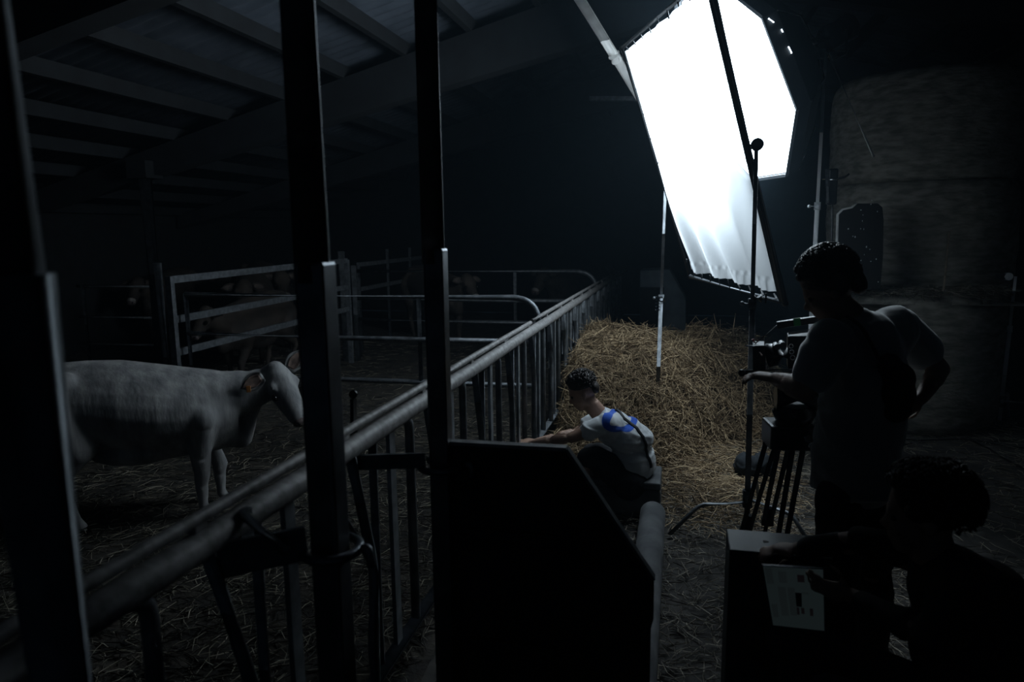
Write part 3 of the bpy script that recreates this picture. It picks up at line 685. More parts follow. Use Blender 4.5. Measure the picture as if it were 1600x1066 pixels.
def make_cow(label, hide, poll, f, axis, main):
    root = empty('cow', (0, 0, 0), label, 'cow')
    g = G()
    tubeloft(g, [(-.75, .90, .07, .12), (-.71, .885, .17, .19), (-.63, .86, .225, .255), (-.50, .835, .26, .29), (-.36, .825, .272, .305), (-.15, .785, .295, .335), (.08, .745, .30, .33), (.28, .73, .27, .305), (.42, .725, .225, .285), (.55, .73, .16, .235)])
    limb(g, [((.40, 0, .80), .205), ((.56, 0, .83), .165), ((.69, poll[1]*.4, .86), .125)])
    limb(g, [((.42, 0, .58), .13), ((.555, 0, .52), .085), ((.60, 0, .62), .07)])            # brisket and dewlap
    limb(g, [((.60, 0, .60), .05), ((.66, 0, .76), .06)])
    for q in (-1, 1):
        fx = .29 if q < 0 else .39
        limb(g, [((.33, q*.165, .72), .12), ((.30, q*.15, .50), .078), ((fx+.01, q*.125, .30), .050), ((fx, q*.12, .27), .050), ((fx, q*.12, .10), .032), ((fx, q*.12, .085), .036), ((fx+.025, q*.12, .045), .034)])
        rx = -.44 if q < 0 else -.60
        limb(g, [((-.52, q*.15, .82), .165), ((-.42, q*.175, .60), .125), ((rx-.08, q*.15, .40), .052), ((rx-.10, q*.15, .36), .046), ((rx-.03, q*.145, .11), .028), ((rx, q*.145, .045), .035)])
        limb(g, [((-.44, q*.17, 1.02), .07), ((-.52, q*.17, .88), .12)])                   # hip points
        g.ball((-.50, q*.15, .74), (.20, .135, .26), 14, 10)
    g.ball((-.10, 0, .50), (.30, .20, .10), 14, 8)
    pl_ = Vector(poll); f = Vector(f).normalized(); ax = Vector(axis); ax = (ax-f*ax.dot(f)).normalized(); tp2 = ax.cross(f); mt = Matrix((ax, f, tp2)).transposed()
    # tp2: outward normal of the forehead
    if tp2.x < 0: tp2 = -tp2; mt = Matrix((ax, f, tp2)).transposed()
    hs_ = 1.16 if main else 1.0
    A = lambda a_, b_, c_: pl_ + ax*a_*hs_ + f*b_*hs_ + tp2*c_*hs_
    g.ball(A(0, .075, -.045), (.104, .120, .098), 18, 12, mt)
    g.ball(A(0, .015, -.02), (.070, .060, .060), 14, 10, mt)
    limb(g, [(A(0, .10, -.05), .096*(hs_ if main else 1)), (A(0, .21, -.048), .080*(hs_ if main else 1)), (A(0, .305, -.04), .064*(hs_ if main else 1))], 16)
    g.ball(A(0, .335, -.04), (.078, .058, .060), 14, 10, mt)
    limb(g, [(A(0, .12, -.12), .060), (A(0, .30, -.085), .034)], 12)
    limb(g, [(A(0, .03, -.08), .09), (.69, poll[1]*.4, .86) and (Vector((.66, poll[1]*.4, .86)), .13)])
    for q in (-1, 1):
        g.ball(A(q*.078, .125, .002), (.030, .045, .018), 10, 8, mt)
        g.ball(A(q*.062, .15, -.05), (.03, .06, .04), 10, 8, mt)
    fuse('body', g, M[hide], root, .0125 if main else .02, 9 if main else 3)
    # muzzle, nostrils, eyes, ears
    g = G(); g.ball(A(0, .378, -.034), (.064, .034, .044), 16, 10, mt); mz = g.build('muzzle', M['nose'], root)
    if not main:
        g = G(); g.ball(A(0, .342, -.034), (.068, .046, .056), 16, 10, mt); g.build('pale_muzzle_ring', M['nosew'], root)
    for q in (-1, 1):
        G().ball(A(q*.036, .395, -.006), (.011, .014, .009), 10, 6, mt).build('nostril', M['eye'], mz)
        G().ball(A(q*.094, .190, -.012), (.018, .026, .020), 12, 8, mt).build('eye', M['eye'], root)
        if main: out, up_ = (Vector((-.82, -.12, -.42)), Vector((.42, 0, -.8))) if q < 0 else (Vector((.50, .10, .80)), Vector((-.85, 0, .45)))
        else: out, up_ = ax*q - Vector((0, 0, .12)) , (-f)*q
        c_ = A(q*.090, .045, -.035 if main else -.05)
        if main and q < 0: c_ = c_ + Vector((.0, -.045, .03))
        sz_ = 1.0 if main else .9
        er = leaf(c_, out, up_, .170*sz_, .062*sz_, .03).build('ear', M[hide], root)
        nn_ = out.normalized().cross((up_-out.normalized()*up_.dot(out.normalized())).normalized())
        leaf(c_ + out.normalized()*.018 + nn_*.009, out, up_, .130*sz_, .040*sz_, .016).build('ear_lining', M['earin' if main else 'eardark'], er)
    if main:
        c_ = A(-.090, .045, -.035) + Vector((.01, -.05, -.02)) + Vector((-.105, -.03, -.030)); G().box(c_, (.03, .006, .045)).build('ear_tag', M['eartag'], root, .003)
    g = G(); g.tube(curve_pts([(-.73, 0, 1.05), (-.80, .01, .95), (-.82, .015, .7), (-.80, .01, .45)]), [.028]*8+[.02]*8+[.016]*8+[.012], 10); g.ball((-.80, .01, .38), (.035, .035, .11), 10, 8); g.build('tail', M[hide], root)
    for q in (-1, 1):
        fx = .29 if q < 0 else .39; rx = -.44 if q < 0 else -.60
        for xx, yy_ in ((fx+.03, q*.12), (rx+.01, q*.145)):
            G().tube([(xx, yy_, 0), (xx-.008, yy_, .05)], [.042, .036], 14).build('hoof', M['hoof'], root)
    return root
wc = make_cow('white calf standing broadside in the near pen with its head turned to the camera', 'cow', (.815, -.05, 1.02), (.36, -.42, -.78), (.85, .47, .08), True)
wc.location = (-3.36, 3.84, .02); wc.rotation_euler = (0, 0, R(32)); wc.scale = (.97, .97, .97)
proto = make_cow('dark cow looking over', 'cowdark', (.80, 0, 1.02), (.62, 0, -.78), (0, 1, 0), False)
def copy_tree(o, parent=None):
    c = o.copy(); COL.objects.link(c)
    if parent is not None: c.parent = parent
    for ch in list(o.children): copy_tree(ch, c)
    return c
herd = [((382, 508), 8.3, 1.2, -5, 'dark pale-muzzled cow facing the camera between gate rails left of middle post'),
        ((450, 506), 9.7, 1.25, 14, 'dark cow with pale muzzle partly cut off by the middle post'),
        ((303, 538), 6.9, 1.0, -42, 'dark cow with lowered head low behind the hinge end of the gate'),
        ((345, 463), 10.4, 1.15, -20, 'dark cow standing behind the herd, only its ears over the gate rail'),
        ((745, 500), 10.6, 1.15, 35, 'dark cow behind the gates, just right of the post beside the black panel'),
        ((835, 488), 11.4, 1.2, -40, 'dark cow behind the upright of the second gate'),
        ((140, 470), 11.2, 1.2, 20, 'dark cow at far left, close to the nearest post'),
        ((205, 482), 9.4, 1.15, -30, 'dark cow at far left next to the roof column')]
first = True
for (px, py), Y, s, jit, lb in herd:
    c = proto if first else copy_tree(proto); first = False
    hp = at(px, py, 'Y', Y); dirv = Vector((CAM.x-hp.x, CAM.y-hp.y, 0)).normalized(); dirv.rotate(Matrix.Rotation(R(jit), 3, 'Z'))
    c.location = (hp.x - dirv.x*1.02*s, hp.y - dirv.y*1.02*s, .03); c.rotation_euler = (0, 0, math.atan2(dirv.y, dirv.x)); c.scale = (s, s, s)
    c['label'] = lb; c['group'] = 'dark cattle in the background pens'

def curls(A, parent, material, n, rx, ry, rz_, cz, ln, seed, front=.5):
    q_ = random.Random(seed); g = G(); k = 0
    while k < n:
        th = q_.uniform(0, 2*math.pi); ph = q_.uniform(-.55, 1.55); d = Vector((math.cos(th)*math.cos(ph), math.sin(th)*math.cos(ph), math.sin(ph)))
        if d.y > front and d.z < .62: continue
        if d.z < -.1 and d.y > -.35: continue
        k += 1; p = Vector((d.x*rx, -.022+d.y*ry, cz+d.z*rz_)); t = Vector((q_.gauss(0, 1), q_.gauss(0, 1), q_.gauss(0, 1))); t = (t-d*t.dot(d)).normalized(); b2 = d.cross(t); pts = []
        for j in range(6):
            a_ = j*1.15; pts.append(A(*(p + d*(.0+.012*math.sin(a_)+.002*j) + t*ln*(j/5-.5) + b2*ln*.28*math.cos(a_))))
        g.tube(pts, [.0028, .0034, .0034, .003, .0024, .001], 5)
    g.build('hair_curls', material, parent)

# ================================================================== CROUCHING PERSON
SK = M['skin']
m = mat('white_tshirt_cotton', (.60, .62, .64), .9, 0, (.56, .58, .60), 4, bump=.016, bscale=8, sheen=.2); M['wshirt'] = m
nt = m.node_tree; N = nt.nodes; L = nt.links
pc = at(970, 654, 'Y', 4.52)
def ell_mask(center, d1, a_, d2, b_):
    g_ = N.new('ShaderNodeNewGeometry'); sb = N.new('ShaderNodeVectorMath'); sb.operation = 'SUBTRACT'; L.new(g_.outputs['Position'], sb.inputs[0]); sb.inputs[1].default_value = center
    outs = []
    for d_, r_ in ((d1, a_), (d2, b_)):
        dt = N.new('ShaderNodeVectorMath'); dt.operation = 'DOT_PRODUCT'; L.new(sb.outputs[0], dt.inputs[0]); dt.inputs[1].default_value = Vector(d_)/r_
        pw = N.new('ShaderNodeMath'); pw.operation = 'POWER'; L.new(dt.outputs['Value'], pw.inputs[0]); pw.inputs[1].default_value = 2; outs.append(pw)
    ad = N.new('ShaderNodeMath'); ad.operation = 'ADD'; L.new(outs[0].outputs[0], ad.inputs[0]); L.new(outs[1].outputs[0], ad.inputs[1])
    lt = N.new('ShaderNodeMath'); lt.operation = 'LESS_THAN'; L.new(ad.outputs[0], lt.inputs[0]); lt.inputs[1].default_value = 1.0; return lt
bs = N['Principled BSDF']; base = bs.inputs['Base Color'].links[0].from_socket
dS = (at(1000, 668, 'Y', 4.52)-at(950, 640, 'Y', 4.52)).normalized(); dN = Vector((0, -.2, 1)); dN = (dN-dS*dN.dot(dS)).normalized()
prev = base
for cc, a1, b1, colr in ((pc, .112, .060, (.015, .10, .55)), (pc+dS*.012+dN*.002, .064, .022, (.58, .60, .62)), (pc-dS*.035+dN*.012, .022, .030, (.58, .60, .62)), (pc+dS*.03-dN*.014, .038, .018, (.58, .60, .62))):
    mk = ell_mask(cc, dS, a1, dN, b1); mx = N.new('ShaderNodeMix'); mx.data_type = 'RGBA'; L.new(mk.outputs[0], mx.inputs['Factor'])
    L.new(prev, mx.inputs['A']); mx.inputs['B'].default_value = (*colr, 1); prev = mx.outputs['Result']
L.new(prev, bs.inputs['Base Color'])
cp = empty('person', (-.3, 4.65, 0), 'crouching person in white t-shirt with blue round back print, reaching to the barrier', 'person')
hc = at(911, 614, 'Y', 4.60)
ns = at(934, 642, 'Y', 4.62)
shL = at(948, 662, 'Y', 4.47); shR = at(942, 652, 'Y', 4.80)
elL = at(893, 684, 'Y', 4.40); haL = at(830, 693, 'X', -.93)
elR = at(902, 676, 'Y', 4.74); haR = at(838, 690, 'X', -.92)
pel = at(985, 738, 'Y', 4.66); mid = at(990, 690, 'Y', 4.63); chest = at(962, 672, 'Y', 4.63)
g = G()
A, mt = head(g, hc, (-.90, -.05, -.42), (-.25, 0, .9), 1.02)
limb(g, [(hc+Vector((.035, 0, -.05)), .055), (ns+Vector((.0, 0, -.01)), .058), (chest, .085)])
limb(g, [(chest, .10), (mid, .10), (pel, .12)])
for sh, el, ha in ((shL, elL, haL), (shR, elR, haR)):
    limb(g, [(sh, .055), (sh.lerp(el, .5), .046), (el, .037), (el.lerp(ha, .4), .035), (ha, .023)], 14)
    hand(g, ha, (Vector((-1.0, .15, -.12)) if sh is shL else Vector((-1, -.05, .05))), (0, 0, -1), 1.0, .55, 1 if sh is shL else -1)
knL, knR = at(913, 716, 'Y', 4.50), at(920, 708, 'Y', 4.86); ftL, ftR = Vector((-.62, 4.42, .06)), Vector((-.63, 4.92, .06))
for kn, ft in ((knL, ftL), (knR, ftR)):
    limb(g, [(kn, .05), ((kn+ft)/2+Vector((.01, 0, 0)), .047), (ft+Vector((.04, 0, .02)), .034)])
fuse('body', g, SK, cp, .008, 5)
eyes(A, cp)
g = G(); hA = lambda x, y, z: A(x, y, z)
g.ball(A(0, -.020, .062), (.084, .098, .076), 20, 14, mt); g.ball(A(0, .025, .100), (.060, .056, .030), 14, 10, mt)
for k in range(26): g.ball(A(rnd.uniform(-.06, .06), rnd.uniform(-.05, .065), .108+rnd.uniform(-.012, .022)), rnd.uniform(.014, .024), 8, 6)
g.ball(A(0, -.085, .01), (.062, .035, .050), 14, 8, mt)
fuse('hair', g, M['hair'], cp, .007, 3); curls(A, cp, M['hair'], 260, .074, .086, .080, .066, .030, 2)
g = G()
limb(g, [(chest+Vector((-.01, 0, .01)), .125), (mid+Vector((0, 0, .005)), .128), (pel+Vector((.0, 0, .035)), .135)])
for sh in (shL, shR): limb(g, [(sh.lerp(chest, .55), .10), (sh, .070)])
for sh, el in ((shL, elL), (shR, elR)): limb(g, [(sh, .068), (sh.lerp(el, .52), .066)]); 
g.tube([ns.lerp(chest, .0)+Vector((.012, 0, -.015)), chest], [.062, .10], 16)
g.ball(chest.lerp(mid, .5)+Vector((.02, 0, .0)), (.13, .165, .12), 16, 10, Matrix.Rotation(R(40), 3, 'Y'))
g.ball(mid.lerp(pel, .6)+Vector((.02, 0, .0)), (.14, .175, .15), 16, 10)
fuse('t_shirt', g, M['wshirt'], cp, .008, 5, (.010, 5, 14))
g = G()
for q, kn in ((-.11, knL), (.11, knR)): limb(g, [(pel+Vector((0, q, -.03)), .125), (kn.lerp(pel, .25)+Vector((0, 0, .02)), .088), (kn+Vector((.02, 0, 0)), .072)])
g.ball(pel+Vector((.0, 0, -.02)), (.15, .18, .11), 16, 10)
fuse('shorts', g, M['trouser'], cp, .010, 4)
bkp = [at(x_, y_, 'Y', Yq) for x_, y_, Yq in ((962, 632, 4.63), (982, 646, 4.56), (998, 668, 4.53), (1012, 700, 4.52), (1018, 731, 4.54))]
for ft in (ftL, ftR):
    g = G(); limb(g, [(ft+Vector((.05, 0, 0)), .042), (ft+Vector((-.06, 0, -.012)), .040), (ft+Vector((-.12, 0, -.02)), .034)]); fuse('shoe', g, M['shoe'], cp, .01, 2)
STRAP = (bkp, cp)

# ================================================================== CAMERA OPERATOR
YO = 3.05
op = empty('person', (.78, YO, 0), 'standing camera operator in grey t-shirt with sling bag, hand on hip', 'person')
hc = P(1297, 453, YO)
g = G(); A, mt = head(g, hc, (-.86, .12, -.50), (-.40, .0, .9), 1.10)
nk = P(1335, 496, YO); shN = P(1300, 535, YO-.13); shF = P(1405, 512, YO+.20)
limb(g, [(hc+Vector((.03, 0, -.06)), .062), (nk+Vector((-.02, 0, .0)), .066), (P(1348, 530, YO), .10)])
elN = P(1256, 608, YO-.17); haN = P(1212, 592, YO+.02)
limb(g, [(shN, .060), (shN.lerp(elN, .5), .052), (elN, .052), (elN.lerp(haN, .35), .049), (haN, .029)])
hand(g, haN, (-.9, .25, .12), (-.1, .2, -1), 1.05, 1.0, 1)
elF = P(1468, 577, YO+.18); haF = P(1440, 622, YO+.03)
limb(g, [(shF, .060), (shF.lerp(elF, .5), .050), (elF, .041), (elF.lerp(haF, .35), .041), (haF, .027)])
hand(g, haF, (-.75, -.2, -.7), (-.2, .6, .2), 1.0, .9, -1)
chst = P(1352, 560, YO); wst = P(1342, 680, YO); hip = P(1338, 745, YO)
limb(g, [(chst, .12), (wst, .12), (hip, .10)])
lg = []
for q, dy in ((-1, -.07), (1, .09)):
    k0 = P(1338+q*27, 790, YO+dy); kn = Vector((k0.x+.01, YO+dy, .48)); an = Vector((k0.x+.03, YO+dy, .09)); lg.append((k0, kn, an))
    limb(g, [(k0, .055), (kn, .048), (kn+Vector((0, 0, -.12)), .046), (an, .034)])
fuse('body', g, M['skindark'], op, .009, 5); eyes(A, op, 1.1)
g = G(); g.ball(A(0, -.024, .055), (.088*1.1, .106*1.1, .084*1.1), 20, 14, mt); g.ball(A(0, -.09, -.01), (.070, .038, .062), 14, 8, mt)
for k in range(60):
    t = rnd.uniform(-1, 1); yb = rnd.uniform(-.09, .075); g.ball(A(t*.062, yb, .122+.026*rnd.random()-1.2*yb*yb*4-.35*t*t*.1), rnd.uniform(.014, .020), 8, 6)
for q in (-1, 1): g.ball(A(q*.072, -.03, .02), (.016, .05, .055), 10, 8, mt)
fuse('hair', g, M['hair'], op, .008, 4); curls(A, op, M['hair'], 420, .084, .100, .098, .058, .036, 3)
g = G()
limb(g, [(P(1350, 545, YO+.02), .155), (P(1348, 620, YO), .165), (P(1340, 690, YO), .165), (P(1338, 735, YO), .168)], 20, (1, .92))
limb(g, [(shN, .088), (P(1350, 540, YO), .13), (shF, .088)])
limb(g, [(shN, .088), (shN.lerp(elN, .70)+Vector((0, 0, .0)), .078)]); limb(g, [(shF, .086), (shF.lerp(elF, .55), .078)])
limb(g, [(P(1338, 508, YO), .075), (P(1352, 530, YO), .11)])
g.tube([P(1338, 700, YO), P(1338, 763, YO)], [.170, .180], 24, True, (1, .95))
g.ball(P(1392, 520, YO+.10), (.10, .12, .11), 14, 8)
ts = fuse('t_shirt', g, M['greyshirt'], op, .010, 5, (.011, 7, 5))
g = G()
for k0, kn, an in lg: limb(g, [(k0+Vector((0, 0, .03)), .092), (kn, .086), (an+Vector((0, 0, .02)), .075)])
g.ball(hip+Vector((0, 0, -.06)), (.135, .115, .10), 14, 8)
fuse('trousers', g, M['trouser'], op, .011, 4, (.008, 6, 8))
for k0, kn, an in lg:
    g = G(); limb(g, [(an+Vector((.03, 0, -.03)), .045), (an+Vector((-.08, .02, -.045)), .042), (an+Vector((-.16, .03, -.055)), .034)]); fuse('shoe', g, M['shoe'], op, .01, 2)
# sling bag
bg = empty('sling_bag', P(1402, 610, YO-.12), 'black sling bag worn across the back of the camera operator', 'bag')
g = G(); bc = P(1398, 608, YO-.14)
for dz, r_ in ((.09, .055), (.04, .072), (-.02, .080), (-.075, .066)): g.ball(bc+Vector((.012*(1 if dz < .05 else -2), 0, dz)), (r_*.85, r_*.62, r_*.9), 14, 10)
fuse('pouch', g, M['nylon'], bg, .008, 5)
sp = curve_pts([P(1322, 494, YO-.165), P(1345, 510, YO-.19), P(1362, 540, YO-.20), P(1378, 570, YO-.20), P(1392, 590, YO-.19)], 6)
g = G(); g.tube(sp, .017, 10, True, (1.15, .32)); g.build('strap', M['nylon'], bg)
g = G(); g.tube([bc+Vector((-.02, -.05, .10)), bc+Vector((.045, -.055, -.06))], .004, 6); g.build('zip', M['greymetal'], bg)

# ================================================================== CINE CAMERA AND TRIPOD
YC = 3.3
cm = empty('cine_camera', P(1250, 560, YC), 'black cine camera rig with top handle and green tape on the tripod', 'camera')
tb = Vector((1, -.10, .05)).normalized()
mtx = Matrix((tb, Vector((.10, 1, 0)).normalized(), tb.cross(Vector((.10, 1, 0)).normalized()))).transposed()
G().box(P(1262, 548, YC), (.17, .12, .15), mtx=mtx).build('body', M['blackmetal'], cm, .008)
G().tube([P(1236, 552, YC), P(1214, 554, YC+.01), P(1200, 556, YC+.02)], [.052, .050, .056], 24).build('lens', M['blackmetal'], cm)
G().box(P(1186, 556, YC+.02), (.055, .13, .115), mtx=mtx).build('matte_box', M['blackmetal'], cm, .006)
G().bar(P(1172, 541, YC-.05), P(1187, 540, YC+.06), .04, .004).build('flag_edge', M['chrome'], cm)
G().bar(P(1214, 508, YC-.01), P(1300, 496, YC-.03), .034, .030).build('top_handle', M['blackmetal'], cm, .004)
G().bar(P(1240, 504, YC-.035), P(1251, 502.5, YC-.037), .004, .034).build('green_tape', M['green'], cm)
G().bar(P(1232, 521, YC-.065), P(1288, 514, YC-.07), .02, .010).build('side_rail', M['galv'], cm)
G().tube([P(1215, 508, YC), P(1180, 537, YC)], .0035, 6).build('eyebrow_arm', M['chrome'], cm)
G().tube([P(1179, 536, YC), P(1176, 530, YC)], .006, 6).build('red_tag', M['red'], cm)
G().tube([P(1180, 541, YC), P(1191, 556, YC-.07)], .0035, 6).build('side_arm', M['chrome'], cm)
for a_, b_ in ((578, 576), (582, 580)): G().tube([P(1160, a_+2, YC+.0), P(1275, b_, YC)], .0075, 10).build('support_rod', M['blackmetal'], cm)
G().ball(P(1159, 583, YC-.03), .017).build('rod_end', M['blackmetal'], cm)
for x_, y_, r_ in ((1236, 541, .011), (1237, 550, .011), (1238.5, 559, .012)):
    c = P(x_, y_, YC-.09); g = G(); g.tube([c+Vector((math.cos(t)*r_*.8, 0, math.sin(t)*r_*.8)) for t in np.linspace(0, 2*math.pi, 17)], .0016, 6); g.build('port_ring', M['chrome'], cm)
for x_, y_ in ((1222, 538), (1213, 541)): 
    c = P(x_, y_, YC-.04); G().tube([c-Vector((0, .03, 0)), c+Vector((0, .03, 0))], .014, 14).build('focus_knob', M['greymetal'], cm)
tp_ = empty('camera_tripod', (P(1240, 640, YC).x, YC, 0), 'heavy black camera tripod with fluid head and twin-tube legs', 'tripod')
c = P(1245, 622, YC)
G().tube([c-Vector((.09, 0, 0)), c+Vector((.09, 0, 0))], .060, 24).build('fluid_head', M['blackmetal'], tp_)
G().box(P(1247, 596, YC), (.20, .12, .035)).build('head_plate', M['blackmetal'], tp_, .005)
c = P(1240, 650, YC); G().tube([c+Vector((0, 0, .05)), c+Vector((0, 0, .02)), c-Vector((0, 0, .02))], [.075, .095, .08], 24).build('bowl', M['blackmetal'], tp_)
c = P(1232, 678, YC); G().box(c, (.20, .17, .115), .15).build('spreader_crown', M['blackmetal'], tp_, .012)
g = G(); c = P(1262, 683, YC-.08); g.tube([c, c+Vector((0, -.03, .0))], .018, 12); g.ball(c+Vector((.01, -.02, -.03)), .014, 8, 6); g.build('pan_lock', M['chrome'], tp_)
for (xa, ya_), (xb, yb_), Yt, Yl in (((1205, 690), (1166, 826), YC+.02, YC+.28), ((1226, 692), (1196, 828), YC+.08, YC+.50), ((1248, 694), (1224, 830), YC-.05, YC+.02)):
    a, b = P(xa, ya_, Yt), P(xb, yb_, Yl); d = b-a; foot = a + d*(a.z-.02)/(-d.z)
    for q in (-1, 1): G().tube([a+Vector((q*.022, 0, 0)), a.lerp(foot, .62)+Vector((q*.018, 0, 0))], .0125, 12).build('leg_tube', M['greymetal'], tp_)
    G().tube([a.lerp(foot, .5), foot], .011, 12).build('leg_tube', M['blackmetal'], tp_)
    G().box(a.lerp(foot, .62), (.062, .04, .04)).build('leg_clamp', M['blackmetal'], tp_, .005)
    G().ball(foot+Vector((0, 0, .012)), (.03, .03, .022)).build('rubber_foot', M['rubber'], tp_)

# ================================================================== CASE, TABLET, CURLY PERSON
kf, kb = 2.55, 2.74
c0, c1 = at(1140, 859, 'Y', kf), at(1302, 868, 'Y', kf)
bxx = empty('plywood_case', ((c0.x+c1.x)/2, (kf+kb)/2, 0), 'tall black plywood box standing on end with a hand slot in its top', 'box')
W_ = c1.x-c0.x; cx_ = (c0.x+c1.x)/2; zt = c0.z
G().box((cx_, (kf+kb)/2, zt/2), (W_, kb-kf, zt)).build('shell', M['case'], bxx, .004)
hcx = P(1212, 843, 2.65).x
g = G(); g.tube([(hcx-.045, 2.645, zt-.002), (hcx+.045, 2.645, zt-.002)], .0155, 14, True, (1, .25)); g.build('hand_slot', M['rubber'], bxx)
YT = 2.40
tbq = [P(1192, 884, YT), P(1286, 889, YT), P(1288, 986, YT-.05), P(1208, 977, YT-.05)]
nT = (tbq[1]-tbq[0]).cross(tbq[3]-tbq[0]).normalized(); nT = nT if nT.y < 0 else -nT
tbm = empty('tablet', (tbq[0]+tbq[2])/2, 'thin tablet showing a dim page of tiles, held in front of the black box', 'tablet')
cen = sum(tbq, Vector())/4
G().prism([cen+(p-cen)*1.05 for p in tbq], -nT*.008).build('casing', M['blackmetal'], tbm, .002)
g = G(); g.add([p+nT*.0008 for p in tbq], [(0, 1, 2, 3)]); g.build('screen', M['screen'], tbm)
def tile(u0, v0, u1, v1, mt_, nm='page_tile'):
    q = lambda u, v: tbq[0].lerp(tbq[1], u).lerp(tbq[3].lerp(tbq[2], u), v)+nT*.0018
    G().add([q(u0, v0), q(u1, v0), q(u1, v1), q(u0, v1)], [(0, 1, 2, 3)]).build(nm, M[mt_], tbm)
for t in ((.24, .08, .38, .27, 'screen_a'), (.02, .03, .14, .3, 'screen_a'), (.2, .34, .34, .82, 'screen_a'), (.37, .34, .50, .80, 'screen_a'), (.56, .12, .68, .24, 'screen_b'), (.5, .66, .545, .78, 'screen_b'), (.58, .66, .64, .76, 'screen_b'), (.74, .66, .80, .78, 'screen_b'), (.03, .64, .14, .86, 'screen_a'), (.62, .40, .74, .43, 'screen_a')): tile(*t)
G().bar(tbq[0]+nT*.002, tbq[1]+nT*.002, .003, .004).build('bright_edge', M['galv'], tbm)
G().bar(P(1287, 890, YT+.01), P(1303, 891, YT+.01), .006, .020).build('stylus_holder', M['greymetal'], tbm)

YK = 2.2
ck = empty('person', (.85, YK, 0), 'curly-haired person in black kneeling at lower right, one arm on the black box', 'person')
hc = P(1442, 806, YK)
g = G(); A, mt = head(g, hc, (-.97, .18, -.12), (-.05, 0, 1), 1.06)
nk = P(1458, 868, YK); shF = P(1446, 876, YK+.16); shN = P(1516, 918, YK-.15)
limb(g, [(hc+Vector((.02, 0, -.05)), .060), (nk, .062), (P(1495, 930, YK), .09)])
elF = P(1345, 846, YK+.24); haF = P(1248, 858, YK+.33)
limb(g, [(shF, .055), (shF.lerp(elF, .5), .047), (elF, .040), (elF.lerp(haF, .4), .038), (haF, .026)])
hand(g, haF, (-1, .05, -.10), (0, .1, -1), 1.0, .75, -1)
elN = P(1462, 1000, YK-.18); haN = P(1332, 932, YK+.08)
limb(g, [(shN, .055), (shN.lerp(elN, .5), .048), (elN, .042), (elN.lerp(haN, .4), .038), (haN, .026)])
hand(g, haN, (-1, .18, .15), (-.2, 1, .2), 1.0, .7, 1)
limb(g, [(P(1500, 930, YK), .10), (P(1516, 1040, YK), .12), (Vector((1.0, YK, .32)), .13)])
kN, kF = Vector((.50, YK-.02, .42)), Vector((.42, YK+.30, .44))
hp_ = Vector((1.0, YK, .30))
limb(g, [(kN, .058), (Vector((.60, YK-.02, .10)), .045)]); limb(g, [(kF, .058), (Vector((.50, YK+.3, .09)), .045)])
fuse('body', g, M['skindark'], ck, .009, 5); eyes(A, ck, 1.06)
g = G(); g.ball(A(0, -.025, .05), (.098, .108, .095), 20, 14, mt)
rr_ = random.Random(5)
for k in range(170):
    th = rr_.uniform(0, 2*math.pi); ph = rr_.uniform(-.35, 1.5); d = Vector((math.cos(th)*math.cos(ph), math.sin(th)*math.cos(ph), math.sin(ph)))
    if d.y > .55 and d.z < .55: continue
    g.ball(A(d.x*.100, -.022+d.y*.112, .045+d.z*.100), rr_.uniform(.014, .024), 8, 6)
fuse('hair', g, M['hairblack'], ck, .008, 2); curls(A, ck, M['hairblack'], 620, .108, .120, .108, .050, .040, 4)
g = G()
limb(g, [(P(1496, 935, YK), .135), (P(1512, 1010, YK), .160), (Vector((.98, YK, .38)), .17)], 18, (1, 1))
limb(g, [(shF, .056), (P(1492, 915, YK), .12), (shN, .090)])
limb(g, [(shF, .056), (elF, .046), (elF.lerp(haF, .85), .036)]); limb(g, [(shN, .085), (elN, .058), (elN.lerp(haN, .85), .036)])
limb(g, [(P(1462, 874, YK), .058), (P(1485, 905, YK), .10)])
g.ball(P(1535, 960, YK-.02), (.14, .13, .17), 14, 10)
fuse('sweater', g, M['blackshirt'], ck, .011, 5, (.010, 6, 6))
g = G(); 
for k_, q in ((kN, -.09), (kF, .10)): limb(g, [(hp_+Vector((0, q, 0)), .125), (k_, .088)])
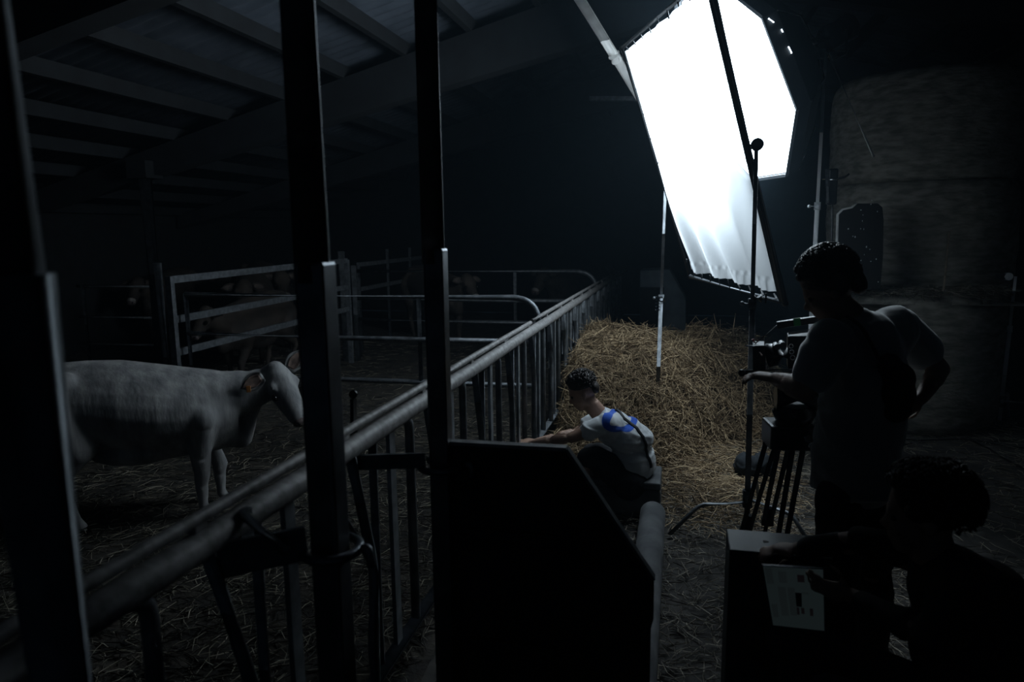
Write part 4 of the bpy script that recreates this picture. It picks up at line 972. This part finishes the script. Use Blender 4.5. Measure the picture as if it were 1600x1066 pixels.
limb(g, [(kN, .085), (Vector((.60, YK-.02, .12)), .065)]); limb(g, [(kF, .085), (Vector((.50, YK+.3, .12)), .065)])
limb(g, [(hp_, .14), (hp_+Vector((.12, 0, -.12)), .12)])
fuse('jeans', g, M['denim'], ck, .012, 4)
for c in (Vector((.60, YK-.02, .055)), Vector((.50, YK+.3, .055))):
    g = G(); limb(g, [(c+Vector((.04, 0, 0)), .045), (c+Vector((-.08, 0, -.008)), .043), (c+Vector((-.15, 0, -.015)), .036)]); fuse('shoe', g, M['shoe'], ck, .01, 2)
# low seat under the curly person
st_ = empty('low_stool', (1.05, YK, 0), 'low black stool under the curly-haired person', 'stool')
G().box((1.05, YK, .155), (.34, .32, .05)).build('seat', M['case'], st_, .01)
for qx in (-1, 1):
    for qy in (-1, 1): G().box((1.05+qx*.13, YK+qy*.12, .066), (.04, .04, .13)).build('leg', M['case'], st_, .004)

# camera strap across the crouching person's back, laid onto the shirt
bpy.context.view_layer.update()
bkp, cp = STRAP
shirt = [o for o in cp.children if o.name.startswith('t_shirt')][0]
from mathutils.bvhtree import BVHTree
bm = bmesh.new(); bm.from_mesh(shirt.data); bm.transform(Matrix.Translation(rootloc(cp))); bv = BVHTree.FromBMesh(bm)
pts = []
for p in curve_pts(bkp, 6):
    hit = bv.find_nearest(p)
    pts.append(hit[0] + hit[1]*.004)
bm.free()
G().tube(pts, .012, 8, True, (1, .4)).build('back_strap', M['nylon'], cp)

# ================================================================== HAZE
hz = G().box((-2.8, 9.0, 2.55), (13.2, 13.6, 4.9)).build('lens_glow_haze', None)  # thin volume added to imitate the lens glow and lift the blacks
m = bpy.data.materials.new('lens_glow_haze'); m.use_nodes = True; N = m.node_tree.nodes; N.remove(N['Principled BSDF'])
v = N.new('ShaderNodeVolumeScatter'); v.inputs['Color'].default_value = (.55, .80, 1.0, 1); v.inputs['Density'].default_value = .006; v.inputs['Anisotropy'].default_value = .3
m.node_tree.links.new(v.outputs[0], N['Material Output'].inputs['Volume']); hz.data.materials.append(m)
tag(hz, 'faint bluish haze added around the lamp to imitate its lens glow', 'haze', kind='stuff')
